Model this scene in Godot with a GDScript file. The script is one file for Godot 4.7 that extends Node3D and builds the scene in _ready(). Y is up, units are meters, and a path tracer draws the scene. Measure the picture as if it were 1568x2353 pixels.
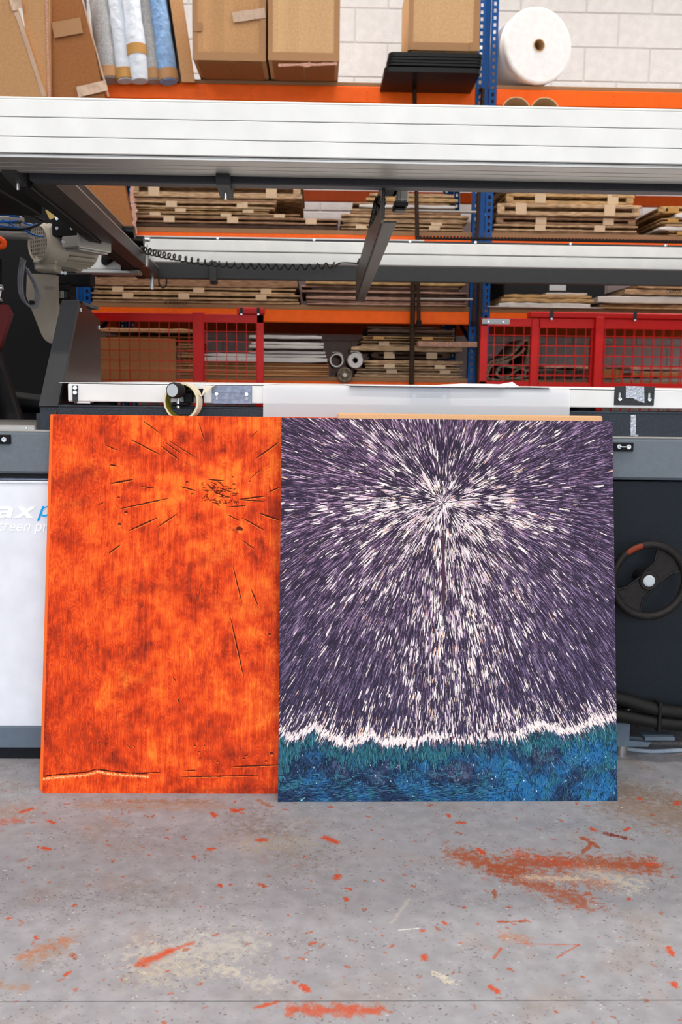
extends Node3D
# A screen printing workshop: two carved printing blocks lean on a flatbed press, racking behind.
# Metres, y up. The press runs along x with its front near z = 0; the racking stands at z = -3, the block wall at z = -4.6.

const FLAT := -1
var M := {}
var taken := {}
var rng := RandomNumberGenerator.new()


func _ready():
	rng.seed = 7
	# ---- camera ----
	var cam := Camera3D.new()
	cam.name = "camera"
	add_child(cam)
	var lens := CameraAttributesPhysical.new()
	lens.frustum_focal_length = 23.338
	lens.frustum_focus_distance = 2.25
	lens.frustum_near = 0.05
	lens.frustum_far = 60.0
	lens.exposure_aperture = 4.2
	cam.attributes = lens
	cam.position = Vector3(0.0, 0.90, 2.25)
	cam.rotation = Vector3(-0.131, -0.024, 0.0125)
	cam.current = true
	# ---- sky seen through the open loading door behind the camera, exposure ----
	var we := WorldEnvironment.new()
	we.name = "daylight"
	var env := Environment.new()
	env.background_mode = Environment.BG_SKY
	var sky := Sky.new()
	var sm := ProceduralSkyMaterial.new()
	sm.sky_top_color = Color(0.83, 0.88, 0.95)
	sm.sky_horizon_color = Color(0.97, 0.98, 1.0)
	sm.ground_bottom_color = Color(0.50, 0.50, 0.50)
	sm.ground_horizon_color = Color(0.62, 0.62, 0.62)
	sm.sky_energy_multiplier = 2.15
	sm.ground_energy_multiplier = 1.0
	sky.sky_material = sm
	env.sky = sky
	env.tonemap_mode = Environment.TONE_MAPPER_LINEAR
	env.tonemap_exposure = 0.92
	env.sdfgi_enabled = true
	env.ssao_enabled = true
	env.ssil_enabled = true
	we.environment = env
	add_child(we)
	# ---- ceiling lights: two rows over the aisle, one over the press, one over the racking ----
	build_materials()
	for row in [[3.6, 4.35, 4.6, "the aisle near the door"], [1.5, 4.35, 4.8, "the aisle before the press"], [-1.1, 4.35, 1.2, "the press bed"], [-2.7, 4.35, 6.0, "the front of the racking"]]:
		for x in [-2.4, 0.3, 3.0]:
			var which: String = "%s batten of the fluorescent row over %s" % ["left" if x < 0 else ("middle" if x < 1 else "right"), row[3]]
			ceiling_light(Vector3(x, row[1], row[0]), row[2], which)
	# ---- the place ----
	build_room()
	build_floor()
	build_racking()
	build_rack_goods()
	build_press()
	build_carriage()
	build_drive_end()
	build_guards()
	build_blocks()
	build_small_things()
	print("built")


# ------------------------------------------------------------------ shapes
func mb() -> SurfaceTool:
	var st := SurfaceTool.new()
	st.begin(Mesh.PRIMITIVE_TRIANGLES)
	st.set_smooth_group(FLAT)
	return st


func tri(st, a: Vector3, b: Vector3, c: Vector3, o: Vector3):
	# a triangle that faces away from the inner point o
	if (c - a).cross(b - a).dot((a + b + c) / 3.0 - o) < 0.0:
		var t := b
		b = c
		c = t
	st.add_vertex(a)
	st.add_vertex(b)
	st.add_vertex(c)


func quad(st, a: Vector3, b: Vector3, c: Vector3, d: Vector3, o: Vector3):
	tri(st, a, b, c, o)
	tri(st, a, c, d, o)


func bx(st, x0: float, x1: float, y0: float, y1: float, z0: float, z1: float, bevel := 0.0, xf := Transform3D.IDENTITY):
	var c := Vector3(x0 + x1, y0 + y1, z0 + z1) / 2.0
	var h := Vector3(absf(x1 - x0), absf(y1 - y0), absf(z1 - z0)) / 2.0
	var b := minf(bevel, minf(h.x, minf(h.y, h.z)) * 0.9)
	var o: Vector3 = xf * c
	st.set_smooth_group(FLAT)
	var p := {}
	for sx in [-1, 1]:
		for sy in [-1, 1]:
			for sz in [-1, 1]:
				var s := Vector3(sx, sy, sz)
				for ax in 3:
					var v := (h - Vector3(b, b, b)) * s
					v[ax] = h[ax] * s[ax]
					p[[sx, sy, sz, ax]] = xf * (c + v)
	for ax in 3:
		for s in [-1, 1]:
			var k := []
			for q in [[-1, -1], [1, -1], [1, 1], [-1, 1]]:
				var key := [0, 0, 0, ax]
				key[ax] = s
				key[(ax + 1) % 3] = q[0]
				key[(ax + 2) % 3] = q[1]
				k.append(p[key])
			quad(st, k[0], k[1], k[2], k[3], o)
	if b <= 0.0:
		return
	for ax in 3:
		var u := (ax + 1) % 3
		var w := (ax + 2) % 3
		for su in [-1, 1]:
			for sw in [-1, 1]:
				var k := []
				for q in [[-1, u], [1, u], [1, w], [-1, w]]:
					var key := [0, 0, 0, q[1]]
					key[ax] = q[0]
					key[u] = su
					key[w] = sw
					k.append(p[key])
				quad(st, k[0], k[1], k[2], k[3], o)
	for sx in [-1, 1]:
		for sy in [-1, 1]:
			for sz in [-1, 1]:
				tri(st, p[[sx, sy, sz, 0]], p[[sx, sy, sz, 1]], p[[sx, sy, sz, 2]], o)


func tube(st, pts: Array, r, n := 10, caps := true):
	# a round bar along a path; r is one radius or one for each point
	var rings := []
	var side := Vector3.ZERO
	for i in pts.size():
		var d: Vector3 = (pts[mini(i + 1, pts.size() - 1)] - pts[maxi(i - 1, 0)]).normalized()
		if side == Vector3.ZERO:
			side = d.cross(Vector3.UP if absf(d.y) < 0.9 else Vector3.RIGHT).normalized()
		side = (side - d * side.dot(d)).normalized()
		var up := d.cross(side)
		var rr: float = r[i] if r is Array else r
		var ring := []
		for k in n:
			var a := TAU * k / n
			ring.append(pts[i] + (side * cos(a) + up * sin(a)) * rr)
		rings.append(ring)
	st.set_smooth_group(1)
	for i in pts.size() - 1:
		var o: Vector3 = (pts[i] + pts[i + 1]) / 2.0
		for k in n:
			quad(st, rings[i][k], rings[i][(k + 1) % n], rings[i + 1][(k + 1) % n], rings[i + 1][k], o)
	st.set_smooth_group(FLAT)
	if caps:
		for e in [0, pts.size() - 1]:
			var inner: Vector3 = pts[1] if e == 0 else pts[e - 1]
			for k in n:
				tri(st, pts[e], rings[e][k], rings[e][(k + 1) % n], inner)


func lathe(st, profile: Array, xf: Transform3D, n := 32, closed := false):
	# profile of Vector2(radius, along) turned round the local z axis
	var m := profile.size()
	var loops := m if closed else m - 1
	for j in loops:
		var p: Vector2 = profile[j]
		var q: Vector2 = profile[(j + 1) % m]
		st.set_smooth_group(10 + j)
		# the outward side lies to the right of the direction of travel
		var t := (q - p).normalized()
		var nrm := Vector2(t.y, -t.x)
		for k in n:
			var a := TAU * k / n
			var b := TAU * (k + 1) / n
			var A := Vector3(cos(a) * p.x, sin(a) * p.x, p.y)
			var B := Vector3(cos(b) * p.x, sin(b) * p.x, p.y)
			var C := Vector3(cos(b) * q.x, sin(b) * q.x, q.y)
			var D := Vector3(cos(a) * q.x, sin(a) * q.x, q.y)
			var mid := (A + B + C + D) / 4.0
			var am := (a + b) / 2.0
			var o := mid - Vector3(cos(am) * nrm.x, sin(am) * nrm.x, nrm.y) * 0.01
			if p.x > 1e-6:
				tri(st, xf * A, xf * B, xf * C, xf * o)
			if q.x > 1e-6:
				tri(st, xf * A, xf * C, xf * D, xf * o)
	st.set_smooth_group(FLAT)


func prism(st, poly: PackedVector2Array, z0: float, z1: float, xf := Transform3D.IDENTITY):
	# a flat plate of that outline (local x, y) between two local depths
	var idx := Geometry2D.triangulate_polygon(poly)
	var zm := (z0 + z1) / 2.0
	st.set_smooth_group(FLAT)
	for i in range(0, idx.size(), 3):
		for z in [z0, z1]:
			var a := Vector3(poly[idx[i]].x, poly[idx[i]].y, z)
			var b := Vector3(poly[idx[i + 1]].x, poly[idx[i + 1]].y, z)
			var c := Vector3(poly[idx[i + 2]].x, poly[idx[i + 2]].y, z)
			var g := (a + b + c) / 3.0
			tri(st, xf * a, xf * b, xf * c, xf * Vector3(g.x, g.y, zm))
	var ccw := not Geometry2D.is_polygon_clockwise(poly)
	for i in poly.size():
		var p := poly[i]
		var q := poly[(i + 1) % poly.size()]
		var t := (q - p).normalized()
		var out := Vector2(t.y, -t.x) if ccw else Vector2(-t.y, t.x)
		var m := (p + q) / 2.0 - out * 0.01
		quad(st, xf * Vector3(p.x, p.y, z0), xf * Vector3(q.x, q.y, z0), xf * Vector3(q.x, q.y, z1), xf * Vector3(p.x, p.y, z1), xf * Vector3(m.x, m.y, zm))


func slab(st, x0: float, x1: float, y0: float, y1: float, z0: float, z1: float, wob := 0.002, n := 9):
	# a flat packet with slightly uneven edges; z1 is the front
	st.set_smooth_group(FLAT)
	var prev := []
	var h := y1 - y0
	for i in n + 1:
		var x := lerpf(x0, x1, float(i) / n)
		var ends := 1.0 if i == 0 or i == n else 0.0
		var jt := rng.randf_range(-wob, 0.0) - ends * minf(h * 0.12, 0.003)
		var jb := rng.randf_range(0.0, wob) + ends * minf(h * 0.12, 0.003)
		var jz := rng.randf_range(-wob, wob) * 2.5
		var cut := minf(h * 0.18, 0.003)
		var ring := [Vector3(x, y0 + jb, z0), Vector3(x, y0 + jb, z1 + jz - cut), Vector3(x, y0 + jb + cut, z1 + jz), Vector3(x, y1 + jt - cut, z1 + jz), Vector3(x, y1 + jt, z1 + jz - cut), Vector3(x, y1 + jt, z0)]
		var o := Vector3(x, (y0 + y1) / 2.0, (z0 + z1) / 2.0)
		if i > 0:
			for k in 6:
				quad(st, prev[k], prev[(k + 1) % 6], ring[(k + 1) % 6], ring[k], o - Vector3((x1 - x0) / n / 2.0, 0, 0))
		if i == 0 or i == n:
			var away := o + Vector3(0.01 if i == 0 else -0.01, 0, 0)
			for k in range(1, 5):
				tri(st, ring[0], ring[k], ring[k + 1], away)
		prev = ring


func coil(st, path: Array, r: float, wire: float, pitch: float, per := 8):
	# a helix of wire round a path
	var curve := Curve3D.new()
	for p in path:
		curve.add_point(p)
	var total := curve.get_baked_length()
	var turns := total / pitch
	var pts := []
	var count := int(turns * per)
	for i in count + 1:
		var s := total * i / count
		var c := curve.sample_baked(s, true)
		var d := (curve.sample_baked(minf(s + 0.005, total), true) - curve.sample_baked(maxf(s - 0.005, 0.0), true)).normalized()
		var side := d.cross(Vector3.UP).normalized()
		var up := side.cross(d)
		var a := TAU * float(i) / per
		pts.append(c + (side * cos(a) + up * sin(a)) * r)
	tube(st, pts, wire, 5)


func smooth_path(pts: Array, steps := 6) -> Array:
	var c := Curve3D.new()
	for i in pts.size():
		var d: Vector3 = (pts[mini(i + 1, pts.size() - 1)] - pts[maxi(i - 1, 0)]) / 6.0
		c.add_point(pts[i], -d, d)
	var out := []
	for i in pts.size() - 1:
		for k in steps:
			out.append(c.sample(i, float(k) / steps))
	out.append(pts[pts.size() - 1])
	return out


# ------------------------------------------------------------------ objects
func numbered(called: String) -> String:
	var n: int = taken.get(called, 0)
	taken[called] = n + 1
	return called if n == 0 else "%s_%03d" % [called, n]


func thing(called: String, label: String, category: String, at := Vector3.ZERO, group := "") -> Node3D:
	var o := Node3D.new()
	o.name = numbered(called)
	add_child(o)
	o.position = at
	o.set_meta("label", label)
	o.set_meta("category", category)
	if group:
		o.set_meta("group", group)
	return o


func setting(called: String) -> Node3D:
	var o := Node3D.new()
	o.name = called
	add_child(o)
	o.set_meta("kind", "structure")
	return o


func obj(called: String, st: SurfaceTool, material, parent: Node3D, label := "") -> MeshInstance3D:
	# commits what st holds, given in world coordinates, as one part of its thing
	st.generate_normals()
	var o := MeshInstance3D.new()
	o.mesh = st.commit()
	o.name = called
	o.mesh.surface_set_material(0, material)
	parent.add_child(o, true)
	if not parent is MeshInstance3D:
		o.position = -parent.position
	if label:
		o.set_meta("label", label)
	return o


func box_part(called: String, b: Array, material, parent: Node3D, bevel := 0.0) -> MeshInstance3D:
	var st := mb()
	bx(st, b[0], b[1], b[2], b[3], b[4], b[5], bevel)
	return obj(called, st, material, parent)


# ------------------------------------------------------------------ materials
func noise(freq: float, sd: int, kind := FastNoiseLite.TYPE_SIMPLEX_SMOOTH, octaves := 4) -> FastNoiseLite:
	var n := FastNoiseLite.new()
	n.noise_type = kind
	n.seed = sd
	n.frequency = freq
	n.fractal_octaves = octaves
	return n


func speckle(a: Color, b: Color, freq: float, sd: int, size := 256, octaves := 4) -> NoiseTexture2D:
	var t := NoiseTexture2D.new()
	t.width = size
	t.height = size
	t.seamless = true
	t.noise = noise(freq, sd, FastNoiseLite.TYPE_SIMPLEX_SMOOTH, octaves)
	var g := Gradient.new()
	g.offsets = PackedFloat32Array([0.2, 0.8])
	g.colors = PackedColorArray([a, b])
	t.color_ramp = g
	return t


func bumps(freq: float, sd: int, strength: float, size := 256, octaves := 3) -> NoiseTexture2D:
	var t := NoiseTexture2D.new()
	t.width = size
	t.height = size
	t.seamless = true
	t.as_normal_map = true
	t.bump_strength = strength
	t.noise = noise(freq, sd, FastNoiseLite.TYPE_SIMPLEX_SMOOTH, octaves)
	return t


func mat(called: String, c: Color, rough: float, metal := 0.0, tex = null, scale := 1.0, nrm = null, nscale := 1.0) -> StandardMaterial3D:
	var m := StandardMaterial3D.new()
	m.resource_name = called
	m.albedo_color = c
	m.roughness = rough
	m.metallic = metal
	m.metallic_specular = 0.3
	if tex != null:
		m.albedo_texture = tex
	if nrm != null:
		m.normal_enabled = true
		m.normal_texture = nrm
		m.normal_scale = nscale
	if tex != null or nrm != null:
		m.uv1_triplanar = true
		m.uv1_scale = Vector3.ONE * scale
	M[called] = m
	return m


func build_materials():
	var soft := speckle(Color(0.965, 0.965, 0.965), Color(1, 1, 1), 0.02, 3)
	var mottled := speckle(Color(0.84, 0.84, 0.84), Color(1, 1, 1), 0.03, 5)
	var chips := speckle(Color(0.55, 0.50, 0.45), Color(1, 1, 1), 0.12, 6, 256, 2)
	var hammer := bumps(0.06, 11, 6.0, 256, 2)
	var fine := bumps(0.15, 12, 2.0, 256, 2)
	var crinkle := bumps(0.02, 13, 8.0, 256, 4)
	# press
	mat("white_alu", Color(0.87, 0.87, 0.855), 0.42, 0.0, soft, 1.5)
	mat("grey_alu", Color(0.66, 0.65, 0.63), 0.35, 0.5, soft, 3.0)
	mat("bright_steel", Color(0.80, 0.80, 0.80), 0.25, 0.9)
	mat("steel_plate", Color(0.52, 0.55, 0.62), 0.42, 0.35, mottled, 9.0)
	mat("white_panel", Color(0.885, 0.895, 0.915), 0.5, 0.0, soft, 2.0)
	mat("letter_white", Color(0.985, 0.985, 0.985), 0.4)
	mat("letter_cyan", Color(0.0, 0.63, 0.91), 0.4)
	mat("grey_paint", Color(0.40, 0.43, 0.455), 0.42, 0.0, soft, 6.0, fine, 0.35)
	mat("strip_grey", Color(0.38, 0.425, 0.47), 0.5, 0.0, soft, 6.0, fine, 0.3)
	mat("hammered", Color(0.22, 0.245, 0.275), 0.3, 0.2, mottled, 30.0, hammer, 0.9)
	mat("dark_bar", Color(0.215, 0.22, 0.24), 0.42, 0.0, mottled, 30.0, hammer, 0.8)
	mat("charcoal", Color(0.20, 0.205, 0.21), 0.55, 0.0, soft, 6.0, fine, 0.4)
	mat("navy_panel", Color(0.095, 0.12, 0.145), 0.5, 0.0, mottled, 26.0, hammer, 0.4)
	mat("plinth_navy", Color(0.075, 0.085, 0.105), 0.6)
	mat("black", Color(0.045, 0.045, 0.05), 0.6)
	mat("black_gloss", Color(0.035, 0.035, 0.035), 0.3)
	mat("rubber", Color(0.11, 0.105, 0.10), 0.62, 0.0, soft, 8.0)
	mat("wheel_plastic", Color(0.135, 0.12, 0.115), 0.48, 0.0, mottled, 9.0, fine, 0.5)
	mat("cap_grey", Color(0.70, 0.72, 0.73), 0.5)
	mat("smoke_plate", Color(0.135, 0.11, 0.105), 0.28, 0.0, soft, 2.0)
	mat("channel_brown", Color(0.20, 0.175, 0.168), 0.42, 0.2, soft, 4.0)
	mat("motor_grey", Color(0.62, 0.59, 0.54), 0.5, 0.1, soft, 6.0)
	mat("cover_grey", Color(0.55, 0.52, 0.48), 0.6, 0.0, soft, 3.0)
	mat("cable_grey", Color(0.42, 0.42, 0.44), 0.5)
	mat("tube_blue", Color(0.05, 0.32, 0.62), 0.35)
	mat("tag_yellow", Color(0.78, 0.68, 0.40), 0.6)
	mat("wire_yellow", Color(0.70, 0.68, 0.15), 0.5)
	mat("paint_orange", Color(0.85, 0.30, 0.08), 0.5)
	mat("paint_smudge", Color(0.50, 0.20, 0.11), 0.5, 0.0, mottled, 40.0)
	# guards and racking
	mat("shaded_red", Color(0.34, 0.035, 0.035), 0.5)  # red darkened in the colour itself to stand for shade on the bracket
	mat("guard_red", Color(0.78, 0.085, 0.065), 0.38, 0.0, soft, 5.0)
	mat("rack_orange", Color(0.99, 0.40, 0.05), 0.45, 0.0, soft, 3.0)
	mat("rack_blue", Color(0.02, 0.30, 0.57), 0.4, 0.0, soft, 4.0)
	mat("chipboard", Color(0.76, 0.60, 0.46), 0.85, 0.0, chips, 14.0)
	mat("rust_pole", Color(0.33, 0.25, 0.20), 0.55, 0.2, speckle(Color(0.35, 0.3, 0.28), Color(1, 1, 1), 0.06, 21), 9.0)
	mat("pink_wood", Color(0.80, 0.62, 0.52), 0.7, 0.0, mottled, 5.0)
	# packing
	var fibre := speckle(Color(0.945, 0.935, 0.925), Color(1, 1, 1), 0.09, 31)
	var worn := speckle(Color(0.62, 0.58, 0.54), Color(1.0, 1.0, 1.0), 0.02, 32, 512)
	mat("kraft", Color(0.80, 0.62, 0.44), 0.8, 0.0, fibre, 2.5)
	mat("kraft_deep", Color(0.66, 0.44, 0.27), 0.8, 0.0, fibre, 2.5)
	mat("kraft_pale", Color(0.86, 0.70, 0.52), 0.8, 0.0, fibre, 2.5)
	mat("packet_tan", Color(0.88, 0.745, 0.59), 0.75, 0.0, worn, 4.0)
	mat("packet_brown", Color(0.72, 0.57, 0.45), 0.75, 0.0, worn, 4.0)
	mat("packet_dark", Color(0.38, 0.29, 0.24), 0.7, 0.0, worn, 4.0)
	mat("packet_rose", Color(0.80, 0.65, 0.585), 0.6, 0.0, worn, 4.0)
	mat("packet_sand", Color(0.88, 0.73, 0.52), 0.75, 0.0, worn, 3.0)
	mat("packet_white", Color(0.86, 0.84, 0.82), 0.6, 0.0, fibre, 3.0)
	for k in ["packet_tan", "packet_brown", "packet_dark", "packet_rose", "packet_sand", "packet_white", "felt_grey", "felt_dark"]:
		if M.has(k):
			M[k].uv1_scale = Vector3(1.4, 30.0, 1.4)   # layered edges: streaks that run along the packet
	mat("tab_tan", Color(0.85, 0.74, 0.61), 0.55, 0.0, fibre, 5.0)
	mat("tab_gold", Color(0.72, 0.54, 0.30), 0.4)
	mat("brown_tape", Color(0.68, 0.51, 0.35), 0.4)
	mat("clear_tape", Color(0.80, 0.69, 0.60), 0.3, 0.0, null, 1.0, crinkle, 0.6)
	mat("torn_pink", Color(0.86, 0.66, 0.58), 0.8, 0.0, mottled, 12.0)
	mat("bubble_silver", Color(0.70, 0.70, 0.70), 0.35, 0.0, mottled, 10.0, hammer, 1.0)
	mat("film_white", Color(0.86, 0.89, 0.93), 0.4, 0.0, soft, 3.0, crinkle, 0.6)
	mat("film_blue", Color(0.55, 0.70, 0.88), 0.4, 0.0, mottled, 4.0, crinkle, 0.8)
	mat("foam_white", Color(0.97, 0.97, 0.97), 0.7, 0.0, soft, 4.0)
	mat("tray_black", Color(0.07, 0.07, 0.075), 0.35)
	mat("tray_under", Color(0.12, 0.07, 0.055), 0.6)
	mat("felt_grey", Color(0.56, 0.50, 0.43), 0.9, 0.0, worn, 4.0)
	mat("felt_dark", Color(0.36, 0.31, 0.27), 0.9, 0.0, worn, 4.0)
	mat("card_tube", Color(0.80, 0.66, 0.50), 0.8, 0.0, fibre, 4.0)
	mat("label_white", Color(0.90, 0.90, 0.90), 0.6)
	mat("ink_black", Color(0.08, 0.06, 0.055), 0.7)
	mat("case_grey", Color(0.17, 0.17, 0.175), 0.6)
	mat("duct_tape", Color(0.72, 0.74, 0.77), 0.3, 0.3, mottled, 20.0, crinkle, 0.8)
	mat("masking", Color(0.90, 0.85, 0.76), 0.75, 0.0, fibre, 9.0)
	mat("tape_core", Color(0.50, 0.48, 0.13), 0.7, 0.0, mottled, 12.0)
	mat("paper", Color(0.93, 0.93, 0.93), 0.7)
	var tracing := mat("tracing_paper", Color(0.87, 0.875, 0.885, 0.62), 0.6)
	tracing.transparency = BaseMaterial3D.TRANSPARENCY_ALPHA
	mat("mdf", Color(0.86, 0.67, 0.49), 0.75, 0.0, fibre, 8.0)
	mat("bolt", Color(0.78, 0.80, 0.83), 0.25, 0.8)
	mat("rope_white", Color(0.62, 0.66, 0.70), 0.8, 0.0, mottled, 30.0)
	# the room
	mat("block_white", Color(0.905, 0.905, 0.905), 0.75, 0.0, soft, 2.2, fine, 0.6)
	mat("mortar", Color(0.84, 0.835, 0.83), 0.85, 0.0, soft, 5.0)
	mat("room_white", Color(0.86, 0.86, 0.85), 0.8, 0.0, soft, 1.0)
	mat("ceiling_grey", Color(0.80, 0.80, 0.80), 0.8)
	var glow := mat("lamp_glow", Color(0.95, 0.95, 0.95), 0.5)
	glow.emission_enabled = true
	glow.emission = Color(1.0, 0.97, 0.93)
	glow.emission_energy_multiplier = 3.0


# ------------------------------------------------------------------ the room
func ceiling_light(at: Vector3, energy: float, which: String):
	var t := thing("ceiling_light", which, "light", at, "fluorescent battens under the ceiling")
	var st := mb()
	bx(st, at.x - 0.75, at.x + 0.75, at.y, at.y + 0.07, at.z - 0.09, at.z + 0.09, 0.01)
	obj("housing", st, M.room_white, t)
	st = mb()
	bx(st, at.x - 0.72, at.x + 0.72, at.y - 0.03, at.y, at.z - 0.07, at.z + 0.07, 0.012)
	obj("lamp_diffuser", st, M.lamp_glow, t)
	for s in [-0.6, 0.6]:
		st = mb()
		tube(st, [at + Vector3(s, 0.07, 0), Vector3(at.x + s, 4.8, at.z)], 0.006, 6)
		obj("suspension_rod", st, M.bright_steel, t)
	var l := AreaLight3D.new()
	l.name = "lamp"
	l.area_size = Vector2(1.44, 0.14)
	l.light_energy = energy
	l.light_color = Color(1.0, 0.975, 0.95)
	l.area_range = 20.0
	l.shadow_enabled = true
	add_child(l, true)
	l.position = at + Vector3(0, -0.04, 0)
	l.rotation = Vector3(-PI / 2.0, 0, 0)


func build_room():
	# back wall: painted blockwork, each block a piece; 440 x 215 mm with 10 mm joints
	var wall := setting("wall_back")
	box_part("mortar_bed", [-5.2, 5.2, 0.0, 4.8, -4.75, -4.607], M.mortar, wall)
	var st := mb()
	bx(st, -0.2125, 0.2125, -0.1025, 0.1025, -0.05, 0.0, 0.004)
	st.generate_normals()
	var block := st.commit()
	block.surface_set_material(0, M.block_white)
	var y0: float = 3.0905 + 0.107
	for r in range(-12, 3):
		var off := 0.2165 if posmod(r, 2) == 0 else 0.0
		for k in range(-8, 9):
			var x: float = 1.9482 + (k - 4) * 0.433 + off
			if x < -2.6 or x > 3.2:
				continue
			var b := MeshInstance3D.new()
			b.mesh = block
			b.name = "block"
			b.position = Vector3(x, y0 + r * 0.214, -4.6 + rng.randf_range(-0.001, 0.001))
			wall.add_child(b, true)
	var w := setting("wall_left")
	box_part("wall_panel", [-5.4, -5.2, 0.0, 4.8, -4.75, 6.6], M.room_white, w)
	w = setting("wall_right")
	box_part("wall_panel", [5.2, 5.4, 0.0, 4.8, -4.75, 6.6], M.room_white, w)
	# front wall behind the camera with the open loading door
	w = setting("wall_front")
	box_part("wall_panel", [-5.4, -3.2, 0.0, 4.8, 6.4, 6.6], M.room_white, w)
	box_part("wall_panel", [3.2, 5.4, 0.0, 4.8, 6.4, 6.6], M.room_white, w)
	box_part("lintel", [-3.2, 3.2, 4.1, 4.8, 6.4, 6.6], M.room_white, w)
	w = setting("ceiling")
	box_part("ceiling_panel", [-5.4, 5.4, 4.8, 4.95, -4.75, 6.6], M.ceiling_grey, w)


# ------------------------------------------------------------------ painted surfaces
var NB: PackedByteArray   # a tiling noise field, 512 x 512, that breaks up the edges of paint marks


func put(buf: PackedByteArray, i: int, r: float, g: float, b: float, a: float):
	buf[i] = int(lerpf(buf[i], r, a))
	buf[i + 1] = int(lerpf(buf[i + 1], g, a))
	buf[i + 2] = int(lerpf(buf[i + 2], b, a))


func smear(buf: PackedByteArray, n: int, m: int, p0: Vector2, p1: Vector2, w: float, c: Color, strength: float, ragged := 1.0, grain := 2, crisp := 2.0):
	# one brushed, scuffed or spilled mark from p0 to p1 (texture pixels), w its half width
	var x0 := maxi(0, int(minf(p0.x, p1.x) - w * 1.6))
	var x1 := mini(n - 1, int(maxf(p0.x, p1.x) + w * 1.6))
	var y0 := maxi(0, int(minf(p0.y, p1.y) - w * 1.6))
	var y1 := mini(m - 1, int(maxf(p0.y, p1.y) + w * 1.6))
	var d := p1 - p0
	var l2 := maxf(d.length_squared(), 1e-6)
	var r := c.r * 255.0
	var g := c.g * 255.0
	var b := c.b * 255.0
	for y in range(y0, y1 + 1):
		for x in range(x0, x1 + 1):
			var q := Vector2(x, y) - p0
			var t := clampf(q.dot(d) / l2, 0.0, 1.0)
			var dist := (q - d * t).length() / w
			if dist > 1.6:
				continue
			var e := (NB[((y * 11) & 511) * 512 + ((x * 11) & 511)] / 255.0 - 0.5) * 1.5 + (NB[((y * grain) & 511) * 512 + ((x * grain + 97) & 511)] / 255.0 - 0.5) * 1.8
			var a := clampf((1.0 - dist + e * ragged) * crisp, 0.0, 1.0) * strength
			if a > 0.02:
				put(buf, (y * n + x) * 3, r, g, b, a)


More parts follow.
